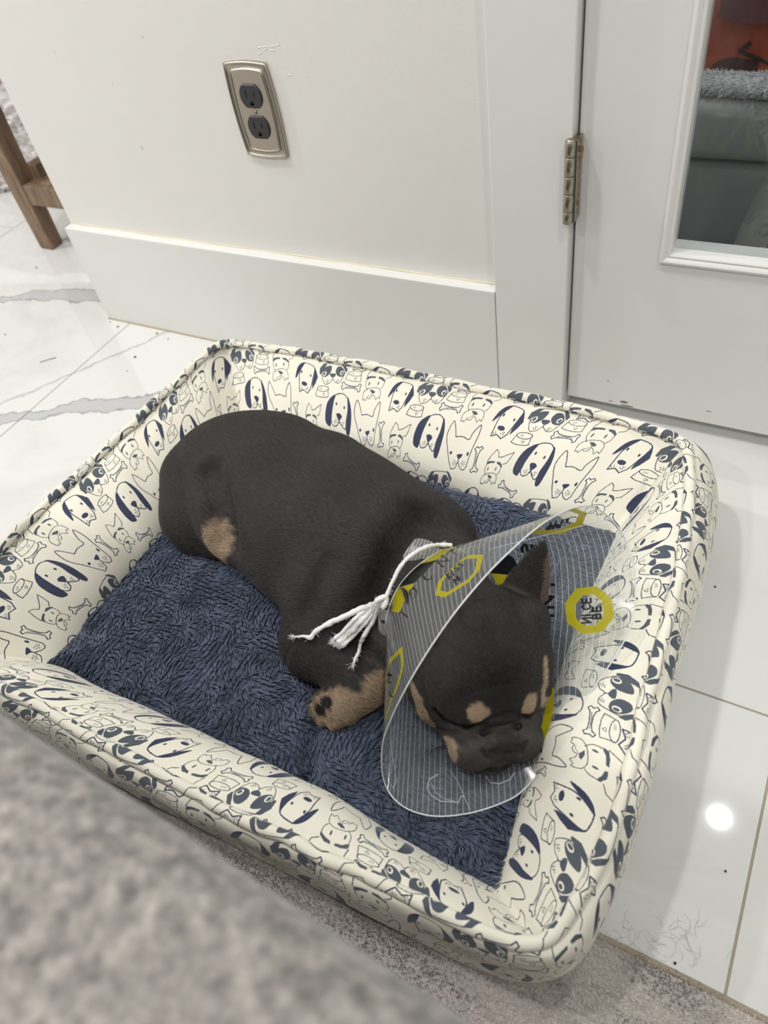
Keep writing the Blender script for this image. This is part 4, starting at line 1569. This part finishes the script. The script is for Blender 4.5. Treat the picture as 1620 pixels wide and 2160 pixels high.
word('KISS', (948, 1222), (8.5, -8), (-7, -11), True, .0014)
word('ME', (962, 1232), (9, -8), (-6, -10), True, .0014)
word('ME', (824, 1440), (2, -17), (-9, -3), True, .0014)
word('K', (829, 1470), (2, -17), (-9, -3), True, .0014)
word('N', (935, 1196), (16, -18), (-14, -12), True, .0017)
word('C', (903, 1228), (14, -18), (-14, -14), True, .0017, mirror=())
word('C', (876, 1262), (8, -22), (-14, -10), True, .0017, mirror=(0,))
word('T', (856, 1308), (10, -16), (-14, -12), True, .0017)
word('T', (958, 1176), (16, -16), (-14, -10), True, .0017)
# print on the far wall, seen from inside
cx, cy = 1246, 1287
prn([(cx + 43 * math.cos(a_) - 3, cy + 44 * math.sin(a_)) for a_ in (np.arange(8) + .35) * PI / 4], False, YEL, closed=True, wd=.0075)
word('NICE', (1246, 1313), (0, -14), (-18, 1), False, .0017, 1.0, mirror=(0,))
word('BE', (1267, 1304), (0, -15), (-17, 1), False, .0019, 1.0)
prn(zz([(920, 222), (1080, 222), (1190, 175), (1215, 118), (1150, 95), (1050, 110)]), False, YEL, closed=True, wd=.0062)
word('BAB', (1182, 1106), (-11, 2), (-2, 7), False, .0020)
word('LITT', (1198, 1095), (-11, 2), (-2, 7), False, .0020)
prn(zz([(675, 455), (780, 345), (820, 372), (850, 430), (858, 472)]), False, BLK, True)
prn(zz([(690, 456), (858, 474), (835, 520), (820, 556), (740, 545)]), False, YEL, True)
word('S', (1124, 1150), (-4, 26), (-22, -2), False, .0028)
word('TNI', (1168, 1222), (-1, 32), (-24, 0), False, .0030, 1.15, mirror=(1,))
prn([(1100, 1195), (1150, 1200)], False, BLK, wd=.0028)
prn([(1160, 1455), (1158, 1500), (1150, 1535), (1128, 1575), (1122, 1582)], False, YEL, wd=.0070)
prn([(858, 1460), (876, 1475)], False, YEL, wd=.006)
# die-cut closure slots and a scratch
prn(zz([(390, 1600), (340, 1630), (325, 1680), (350, 1720), (400, 1755), (505, 1762), (520, 1725), (540, 1728)]), False, (.95, .97, 1), wd=.0007, op=.6)
prn(zz([(350, 1650), (370, 1700), (420, 1740), (480, 1755)]), False, (.95, .97, 1), wd=.0006, op=.5)
prn(zz([(100, 1480), (95, 1560), (105, 1640), (135, 1680), (150, 1640), (140, 1540), (125, 1490), (100, 1480)]), False, (.95, .97, 1), wd=.0007, op=.5)
prn(zz([(460, 1585), (500, 1640), (540, 1735), (570, 1800)]), False, (.9, .93, 1), wd=.0007, op=.5)
prn(zz([(660, 1610), (690, 1650), (740, 1655), (800, 1630), (825, 1590)]), False, (.9, .93, 1), wd=.0008, op=.6)
IM_CONE = RC.image('cone_sheet_print')
t = NT('clear_printed_plastic')
uvn = t.n('ShaderNodeTexCoord').outputs['UV']
im = t.n('ShaderNodeTexImage'); im.image = IM_CONE; im.extension = 'CLIP'; t.l(uvn, im.inputs[0])
tr = t.n('ShaderNodeBsdfTransparent'); tr.inputs[0].default_value = (.93, .95, .95, 1)
haze = t.n('ShaderNodeBsdfDiffuse'); haze.inputs[0].default_value = (.62, .66, .68, 1)
htl = t.n('ShaderNodeBsdfTranslucent'); htl.inputs[0].default_value = (.62, .66, .68, 1)
ink = t.n('ShaderNodeBsdfDiffuse'); t.l(im.outputs[0], ink.inputs[0])
inkt = t.n('ShaderNodeBsdfTranslucent'); t.l(im.outputs[0], inkt.inputs[0])
gl = t.n('ShaderNodeBsdfGlossy'); gl.inputs['Roughness'].default_value = .10
fr = schlick(t, .035, .8)
mx = lambda f, a, b: (lambda m_: (t.l(f, m_.inputs[0]) if not isinstance(f, float) else setattr(m_.inputs[0], 'default_value', f), t.l(a, m_.inputs[1]), t.l(b, m_.inputs[2]), m_.outputs[0])[-1])(t.n('ShaderNodeMixShader'))
hz = mx(.45, haze.outputs[0], htl.outputs[0])
b0 = mx(.16, tr.outputs[0], hz)
ik = mx(.35, ink.outputs[0], inkt.outputs[0])
b1_ = mx(im.outputs[1], b0, ik)
b2_ = mx(fr, b1_, gl.outputs[0])
t.l(b2_, t.out.inputs[0])
M_CONE = t.m
i, j = np.meshgrid(np.arange(NCN), np.arange(NW - 1), indexing='ij'); i2 = (i + 1) % NCN
F = np.stack([i * NW + j, i2 * NW + j, i2 * NW + j + 1, i * NW + j + 1], -1).reshape(-1, 4)
I = i.ravel(); J = j.ravel()
fu = lambda a, b: (flat(a / NCN, wv_[b]) + FS) / (2 * FS)
uv = np.stack([fu(I, J), fu(I + 1, J), fu(I + 1, J + 1), fu(I, J + 1)], 1)
uv[..., 1] = 1 - uv[..., 1]
cone = tag(empty('recovery_cone', (0, 0, 0)), 'clear plastic pet recovery cone with yellow octagons and fine white lines around the puppy head', 'pet cone')
mesh_np('cone_sheet', CG.reshape(-1, 3), F, M_CONE, cone, uv=uv.reshape(-1, 2))
M_EDGE = simple('frosted_plastic_edge', srgb(222, 226, 228), .3, nscale=200, bump=0)
tube('rim_edge', rimE[::2], .00065, M_EDGE, cone, 6, closed=True)
tube('neck_edge', necE[::2], .00045, M_EDGE, cone, 6, closed=True)
# overlap seam down the sheet
k0_ = int(np.argmin(((PXY[:, -1] - np.array([1290, 1092])) ** 2).sum(1)))
tube('overlap_seam', CG[k0_, 4:], .0003, M_EDGE, cone, 5)
t = NT('clear_tab_plastic')
tr = t.n('ShaderNodeBsdfTransparent'); tr.inputs[0].default_value = (.9, .92, .93, 1)
df = t.n('ShaderNodeBsdfDiffuse'); df.inputs[0].default_value = (.75, .78, .8, 1)
gl = t.n('ShaderNodeBsdfGlossy'); gl.inputs['Roughness'].default_value = .12
uvp = t.n('ShaderNodeTexCoord').outputs['Generated']
wvn = t.n('ShaderNodeTexWave'); wvn.inputs['Scale'].default_value = 3.5; t.l(uvp, wvn.inputs[0])
st_ = t.math('MULTIPLY_ADD', t.math('GREATER_THAN', wvn.outputs[1], .93), .5, .16)
a_ = mx(st_, tr.outputs[0], df.outputs[0]); b_ = mx(.14, a_, gl.outputs[0]); t.l(b_, t.out.inputs[0])
M_TAB = t.m


def strip(name, path, wdir, wd, mat, parent):
    path = crom(path, 24); w_ = np.asarray(wdir, float); w_ = w_ / np.linalg.norm(w_) * wd / 2
    V = np.stack([path - w_, path + w_], 1).reshape(-1, 3)
    F = [(2 * i_, 2 * i_ + 1, 2 * i_ + 3, 2 * i_ + 2) for i_ in range(23)]
    return mesh_np(name, V, F, mat, parent)


strip('tie_loop', [onz(925, 1176, .202), onz(905, 1164, .209), onz(882, 1168, .213), onz(863, 1166, .214), onz(862, 1154, .216), onz(878, 1150, .214), onz(905, 1158, .208)], onz(912, 1130, .212) - onz(888, 1165, .208), .016, M_TAB, cone)
strip('tie_loop', [onz(817, 1300, .170), onz(806, 1296, .172), onz(798, 1308, .166), onz(803, 1324, .158), onz(815, 1330, .153)], onz(806, 1330, .15) - onz(806, 1295, .17), .014, M_TAB, cone)

# ---------------------------------------------------------------- white gauze tie
M_GZ = NT('white_cotton_gauze')
n_ = M_GZ.noise(1400, 3, .6, M_GZ.pos())
M_GZ.base(M_GZ.mix(n_, srgb(214, 214, 212), srgb(246, 246, 244))); M_GZ.set(Roughness=.9); M_GZ.bump(n_, .6, .0008); M_GZ = M_GZ.m
tie = tag(empty('gauze_tie', (0, 0, 0)), 'white frayed gauze cord knotted round the neck opening of the clear cone', 'cord')


def lump(path, r0, sd, n=90, seg=9):
    p = crom(path, n); v = np.stack([vnoise(p, 190, sd + k_) for k_ in range(3)], 1) * .0006
    return p + v, r0 * (1 + .22 * vnoise(p, 260, sd + 4))


ends = []
neckp = [onz(952, 1151, .204), onz(930, 1149, .209), onz(905, 1152, .2155), onz(878, 1164, .219), onz(856, 1182, .219), onz(838, 1206, .214), onz(824, 1235, .207), onz(814, 1262, .198), onz(812, 1280, .190)]
p, r_ = lump(neckp, .0019, 3); tube('neck_cord', p, r_, M_GZ, tie, 9)
cords = [p]
K0 = onz(806, 1268, .196)


def H(x, y, l=.004): return dog_hit(x, y, l)


kp = [K0 + np.array([.004 * math.cos(a_), .003 * math.sin(2 * a_), .0045 * math.sin(a_)]) for a_ in np.linspace(0, 2.3 * PI, 14)]
p, r_ = lump(kp, .0024, 13); tube('knot', p, r_, M_GZ, tie, 9); cords.append(p)
T1 = [K0, H(785, 1276, .010), H(762, 1284, .007), H(730, 1299, .006), H(700, 1312, .005), H(678, 1324, .005), H(662, 1337, .004), H(655, 1345, .004), H(640, 1342, .004), H(624, 1343, .005)]
p, r_ = lump(T1, np.interp(np.linspace(0, 1, 90), [0, .8, .86, 1], [.0030, .0026, .0016, .0009]), 23); tube('tassel', p, r_, M_GZ, tie, 9); cords.append(p); ends.append((p[-1], p[-1] - p[-8]))
for k_, (dx, dy, r0) in enumerate(((0, 0, .0030), (-8, -9, .0022), (7, 6, .0022), (-3, -3, .002))):
    T2 = [K0, H(788 + dx * .5, 1284 + dy * .5, .012), H(766 + dx, 1306 + dy, .009), H(742 + dx, 1330 + dy, .008), H(722 + dx, 1350 + dy, .006), H(714 + dx, 1357 + dy, .006)]
    p, r_ = lump(T2, r0, 33 + 7 * k_); tube('tassel', p, r_, M_GZ, tie, 9); cords.append(p); ends.append((p[-1], p[-1] - p[-8]))
T3 = [K0, H(795, 1292, .009), H(784, 1314, .007), H(770, 1338, .006), H(760, 1358, .005), H(756, 1378, .005), H(746, 1398, .005)]
p, r_ = lump(T3, np.interp(np.linspace(0, 1, 90), [0, .7, 1], [.0027, .0021, .0014]), 63); tube('tassel', p, r_, M_GZ, tie, 9); cords.append(p); ends.append((p[-1], p[-1] - p[-8]))
fz = []
for p in cords:
    for _ in range(70):
        i_ = rnd.randrange(2, len(p) - 3); a = p[i_]; tg = p[i_ + 2] - p[i_ - 2]; tg = tg / (np.linalg.norm(tg) + 1e-9)
        d_ = tg * rnd.uniform(-.6, .9) + np.array([rnd.gauss(0, 1), rnd.gauss(0, 1), rnd.gauss(0, .8)]); d_ /= np.linalg.norm(d_); L = rnd.uniform(.002, .0062)
        e_ = np.array([rnd.gauss(0, 1), rnd.gauss(0, 1), rnd.gauss(0, 1)]) * L * .25
        fz.append([a, a + d_ * L * .4, a + d_ * L * .75 + e_ * .6, a + d_ * L + e_])
for a, tg in ends:
    tg = tg / np.linalg.norm(tg)
    for _ in range(26):
        d_ = tg + .45 * np.array([rnd.gauss(0, 1), rnd.gauss(0, 1), rnd.gauss(0, .6)]); d_ /= np.linalg.norm(d_); L = rnd.uniform(.004, .0095)
        fz.append([a - tg * .002, a + d_ * L * .3, a + d_ * L * .7, a + d_ * L])
strands('frayed_threads', None, np.array(fz), np.array([.00016, .00014, .00012, .00008])[None], np.array([.78, .78, .77])[None] * np.ones((len(fz), 1)), hair_mat('gauze_thread'), tie)

# ---------------------------------------------------------------- rug
def mat_rug():
    t = NT('greige_striated_rug')
    p = t.pos()
    mp = t.n('ShaderNodeMapping'); mp.inputs['Scale'].default_value = (9, 95, 9); t.l(p, mp.inputs[0])
    n1 = t.noise(1, 4, .65, mp.outputs[0], dist=.6)
    mp2 = t.n('ShaderNodeMapping'); mp2.inputs['Scale'].default_value = (160, 420, 100); t.l(p, mp2.inputs[0])
    n2 = t.noise(1, 3, .7, mp2.outputs[0])
    n3 = t.noise(11, 4, .6, p)
    m = t.math('MULTIPLY', t.math('GREATER_THAN', t.math('ADD', n1, t.math('MULTIPLY', n2, .45)), .80), t.math('MULTIPLY_ADD', n3, 1.6, -.25, clamp=True))
    c = t.mix(n3, srgb(180, 173, 167), srgb(206, 200, 194))
    c = t.mix(t.math('MULTIPLY', m, .5), c, srgb(88, 84, 83))
    c = t.mix(t.math('MULTIPLY', n2, .35), c, srgb(120, 112, 106))
    t.base(c); t.set(Roughness=.95); t.b.inputs['Specular IOR Level'].default_value = .1
    t.bump(t.math('ADD', n2, t.math('MULTIPLY', n1, 1.5)), .5, .002)
    return t.m


M_RUG = mat_rug()
rug = tag(empty('area_rug', (0, 0, 0)), 'low pile greige rug with broken dark streaks under the front of the dog bed', 'rug')
box('rug_field', -1.9, 1.3, -1.7, RUG_Y - .004, 0.0002, RUG_H, M_RUG, rug, .001)
tube('bound_edge', [(x, RUG_Y - .0035 + .0005 * math.sin(x * 31), .0038) for x in np.linspace(-1.9, 1.3, 120)], .0036, simple('rug_binding', srgb(158, 147, 130), .9, nscale=500, bump=.5), rug, 8)
NR = 60000
X = rs.uniform(-.75, .32, NR); Y = rs.uniform(.028, RUG_Y - .002, NR)
a1 = rs.uniform(0, 2 * PI, NR); P3 = np.stack([X, Y, 0 * X], -1)
st1 = vnoise(np.stack([X * 9, Y * 95, 0 * X], -1), 1.0, 81); st2 = vnoise(P3, 16, 82)
dk = sstep(.05, .35, st1 + .25 * rs.randn(NR)) * sstep(-.9, -.1, st2)
cr = np.array(srgb(240, 234, 228)[:3])[None] * (1 - .72 * dk[:, None]) * (.85 + .3 * rs.rand(NR, 1))
ct = np.zeros((NR, 3, 3)); L = .004
for q in range(3):
    ct[:, q, 0] = X + np.cos(a1) * L * .6 * q / 2; ct[:, q, 1] = Y + np.sin(a1) * L * .6 * q / 2; ct[:, q, 2] = RUG_H - .0005 + L * .7 * q / 2
strands('rug_pile', None, ct, np.array([.00030, .00026, .00012])[None], cr, hair_mat('rug_fibre', rough=.9, spec=.1), rug)

# ---------------------------------------------------------------- sofa edge in the foreground
def mat_heather():
    t = NT('heather_grey_upholstery')
    p = t.pos()
    n1 = t.noise(125, 3, .6, p); n2 = t.noise(260, 2, .6, p); n3 = t.noise(30, 3, .5, p)
    c = t.ramp(n1, [(.32, srgb(74, 72, 72)), (.44, srgb(112, 108, 104)), (.56, srgb(146, 140, 134)), (.70, srgb(176, 170, 163))])
    c = t.mix(t.math('MULTIPLY', n2, .5), c, srgb(140, 134, 130))
    c = t.mix(t.math('MULTIPLY', n3, .35), c, srgb(118, 114, 112))
    t.base(c); t.set(Roughness=.95); t.b.inputs['Sheen Weight'].default_value = .2
    t.bump(t.math('ADD', n1, n2), .5, .002)
    return t.m


M_SOFA = mat_heather()
sofa = tag(empty('sofa', (-.1, -.416, 0), math.radians(-2.6)), 'heather grey fabric sofa seat blurred in the near foreground', 'sofa')


def cushion_box(name, x0, x1, y0, y1, z0, z1, r, mat, parent, cuts=6, puff=.0):
    bm = bmesh.new()
    add_box(bm, x0, x1, y0, y1, z0, z1)
    bmesh.ops.bevel(bm, geom=bm.edges[:], offset=r, segments=6, profile=.5, affect='EDGES')
    o = bm_obj(name, bm, mat, parent, True)
    return o


def sp(x, y): return x + .1, y + .42


cushion_box('seat_cushion', -.75, .75, -.40, .443, .34, .488, .034, M_SOFA, sofa)
cushion_box('sofa_base', -.86, .86, -.46, .395, .07, .335, .02, M_SOFA, sofa)
cushion_box('back_cushion', -.75, .75, -.46, -.26, .49, .88, .05, M_SOFA, sofa)
cushion_box('arm', -.93, -.77, -.46, .37, .07, .46, .03, M_SOFA, sofa)
cushion_box('arm', .77, .93, -.46, .42, .07, .46, .03, M_SOFA, sofa)
for sx_ in (-.8, .8):
    for sy_ in (-.40, .34):
        bm = bmesh.new(); bmesh.ops.create_cone(bm, cap_ends=True, segments=16, radius1=.016, radius2=.022, depth=.07, matrix=Matrix.Translation((sx_, sy_, .035 + RUG_H)))
        bm_obj('foot', bm, M_WOOD, sofa, True)

# ---------------------------------------------------------------- behind the glass door
M_DAY = simple('grey_velvet', srgb(168, 170, 170), .8, nscale=14, namt=.10, bump=.2, bdist=.002)
dbd = tag(empty('daybed', (.35, 1.55, 0)), 'grey velvet daybed with stacked cushions behind the glass door', 'daybed')
cushion_box('mattress', -.75, .95, -.40, .40, .215, .300, .022, M_DAY, dbd)
cushion_box('bed_base', -.74, .94, -.385, .385, .05, .213, .018, M_DAY, dbd)
for sx_ in (-.68, .88):
    for sy_ in (-.34, .34):
        bm = bmesh.new(); bmesh.ops.create_cone(bm, cap_ends=True, segments=12, radius1=.016, radius2=.02, depth=.05, matrix=Matrix.Translation((sx_, sy_, .025)))
        bm_obj('foot', bm, M_WOOD, dbd, True)


def fluffy(name, c, size, col, n, ln, label, cat, sd, rot=0.0):
    u = np.linspace(0, 2 * PI, 41)[:-1]; v = np.linspace(-1, 1, 15)
    U_, V_ = np.meshgrid(u, v, indexing='ij')
    ex = .5
    rr_ = np.cos(V_ * PI / 2) ** ex
    X = np.sign(np.cos(U_)) * np.abs(np.cos(U_)) ** .6 * rr_ * size[0]; Y = np.sign(np.sin(U_)) * np.abs(np.sin(U_)) ** .6 * rr_ * size[1]; Z = (np.sin(V_ * PI / 2) + 1) * size[2]
    P = np.stack([X, Y, Z], -1); P = P + vnoise(P, 9, sd)[..., None] * .012 * np.array([1, 1, .4]); P[..., 2] = np.maximum(P[..., 2], 0)
    F = [(i_ * 15 + j_, ((i_ + 1) % 40) * 15 + j_, ((i_ + 1) % 40) * 15 + j_ + 1, i_ * 15 + j_ + 1) for i_ in range(40) for j_ in range(14)]
    o = mesh_np(name, P.reshape(-1, 3), F, simple(name + '_cloth', col, .95))
    o.location = c; o.rotation_euler = (0, 0, rot)
    tag(o, label, cat)
    ii = rs.randint(0, 40, n); jj = rs.randint(2, 13, n); f1, f2 = rs.rand(n, 1), rs.rand(n, 1)
    a = P[ii, jj] * (1 - f1) * (1 - f2) + P[(ii + 1) % 40, jj] * f1 * (1 - f2) + P[(ii + 1) % 40, jj + 1] * f1 * f2 + P[ii, jj + 1] * (1 - f1) * f2
    d_ = a - np.array([0, 0, size[2]]); d_ /= np.linalg.norm(d_, axis=1)[:, None]; d_ = d_ + .6 * rs.randn(n, 3); d_ /= np.linalg.norm(d_, axis=1)[:, None]
    ct = np.stack([a, a + d_ * ln * .5, a + d_ * ln + np.array([0, 0, -.3 * ln])], 1)
    ct[..., 2] = np.maximum(ct[..., 2], .001)
    strands('fleece_pile', None, ct, np.array([.0006, .0005, .0002])[None], np.array(col[:3])[None] * (.8 + .4 * rs.rand(n, 1)), hair_mat(name + '_fibre', rough=.9), o)
    return o


fluffy('fleece_throw', (.16, 1.192, .300), (.40, .034, .008), srgb(205, 206, 208), 16000, .009, 'white shaggy fleece throw under the orange jacket behind the glass', 'throw', 91)
fluffy('pet_cushion', (.10, 1.04, .0), (.34, .085, .066), srgb(168, 170, 172), 14000, .014, 'pale grey fluffy cushion on the floor in front of the daybed', 'cushion', 95)
# orange jacket
u = np.linspace(0, 1, 110); v = np.linspace(0, 1, 90)
U_, V_ = np.meshgrid(u, v, indexing='ij')
P = np.stack([-.50 + U_ * .64, 1.246 + V_ * .30, 0 * U_], -1)
fold = np.abs(vnoise(P * np.array([1, 1, 1]), 11, 101)) + .6 * np.abs(vnoise(P, 24, 102))
Z = .305 + .13 * np.sqrt(np.clip(1 - (2 * V_ - 1) ** 4, 0, 1)) * np.sqrt(np.clip(1 - (2 * U_ - 1) ** 6, 0, 1)) * (1 + .0 * U_) + .09 * (fold - .3) + .12 * V_
edge_ = np.minimum(np.minimum(U_, 1 - U_), np.minimum(V_, 1 - V_))
Z = Z * sstep(0, .05, edge_) + .305 * (1 - sstep(0, .05, edge_))
P[..., 2] = np.maximum(Z, .304)
i, j = np.meshgrid(np.arange(109), np.arange(89), indexing='ij')
F = np.stack([i * 90 + j, (i + 1) * 90 + j, (i + 1) * 90 + j + 1, i * 90 + j + 1], -1).reshape(-1, 4)
jk = mesh_np('jacket', P.reshape(-1, 3), F, simple('orange_nylon', srgb(176, 74, 44), .55, nscale=30, namt=.12, bump=.2, bdist=.002))
tag(jk, 'crumpled orange jacket with dark straps heaped on the daybed behind the glass', 'jacket')
jV = P.reshape(-1, 3)


def on_jacket(px, py, off=.004):
    """nearest point of the jacket to a measured line of sight"""
    d = CM @ np.array([(px - 810) / FPX, -(py - 1080) / FPX, -1.0]); d /= np.linalg.norm(d)
    r = jV - CAM; t_ = r @ d; m = np.linalg.norm(r - t_[:, None] * d, axis=1)
    c_ = np.where(m < .006)[0]
    k_ = c_[np.argmin(t_[c_])] if len(c_) else int(np.argmin(m))
    return CAM + d * (t_[k_] - off)


strip('dark_strap', [on_jacket(x, y) for x, y in ((1500, 148), (1520, 138), (1545, 133), (1570, 137), (1600, 139))], (0, .3, 1), .014, simple('maroon_webbing', srgb(84, 42, 46), .8), jk)
tube('black_cord', crom([on_jacket(x, y, .006) for x, y in ((1585, 90), (1570, 98), (1562, 108), (1580, 116), (1600, 124), (1640, 142))], 40), .0024, simple('black_webbing', srgb(26, 26, 28), .7), jk)
strip('dark_panel', [on_jacket(x, y, .012) for x, y in ((1520, 8), (1560, 20), (1600, 22), (1650, 18))], (0, .4, 1), .030, simple('plum_lining', srgb(92, 50, 50), .8), jk)

# ---------------------------------------------------------------- small litter on the floor
M_STRAW = simple('dry_straw', srgb(176, 166, 140), .8)
a = onz(84, 764, .001); b = onz(118, 754, .001)
tag(tube('straw', [a, (a + b) / 2 + np.array([0, .0006, .0004]), b], .0008, M_STRAW, None, 6), 'short beige straw lying on the marble floor left of the bed', 'straw')
crs = [(285, 754, .0022, 'dark', 'dark crumb on the tile beside the back left corner of the bed'), (249, 690, .0026, 'tan', 'tan crumb on the tile just below the wall corner'), (331, 704, .0026, 'tan', 'tan crumb close to the baseboard left of the bed'),
       (355, 715, .0014, 'dark', 'small dark speck between the baseboard and the back left corner of the bed'), (232, 680, .0014, 'dark', 'tiny grey speck at the foot of the wall corner'), (77, 565, .0022, 'blue', 'tiny blue speck on the marble floor near the wooden stool'),
       (268, 783, .0012, 'dark', 'dark speck on the tile beside the left rim of the bed'), (11, 706, .0014, 'dark', 'dark speck on the marble at the left edge of the view'), (1424, 2032, .0014, 'dark', 'dark speck on the white tile beside the rug at lower right'),
       (1508, 1238, .0013, 'dark', 'small dark speck on the tile right of the bed'), (1530, 1838, .0012, 'dark', 'small dark speck on the white tile at far lower right')]
CM_ = {'dark': simple('dark_crumb', srgb(60, 50, 42), .8), 'tan': simple('tan_crumb', srgb(190, 150, 96), .8), 'blue': simple('blue_speck', srgb(60, 110, 180), .7)}
for x, y, r_, c_, lb in crs:
    q = onz(x, y, 0)
    bm = bmesh.new(); bmesh.ops.create_icosphere(bm, subdivisions=1, radius=r_)
    for v in bm.verts: v.co = Vector((v.co.x * rnd.uniform(.7, 1.3), v.co.y * rnd.uniform(.7, 1.3), v.co.z * .6))
    lo_ = min(v.co.z for v in bm.verts)
    for v in bm.verts: v.co.z -= lo_
    o = bm_obj('crumb', bm, CM_[c_], None, True); o.location = (q[0], q[1], 0.0001)
    tag(o, lb, 'crumb', 'crumbs on the floor')
# shed hairs by the rug edge
hl = []
for _ in range(60):
    q = onz(rnd.gauss(1390, 60), rnd.gauss(1990, 25), .001); a_ = rnd.uniform(0, 6.28); L = rnd.uniform(.008, .016); b_ = a_ + rnd.uniform(-1.2, 1.2)
    hl.append([q, q + np.array([math.cos(a_), math.sin(a_), .1]) * L * .5, q + np.array([math.cos(a_), math.sin(a_), .05]) * L * .5 + np.array([math.cos(b_), math.sin(b_), 0]) * L * .5])
hs = strands('shed_hair', None, np.array(hl), np.array([.00006, .00006, .00004])[None], np.array([.05, .045, .04])[None] * np.ones((60, 1)), bpy.data.materials['whisker_hair'], None)
tag(hs, 'loose wisps of dark dog hair on the white tile by the rug edge', 'hair')
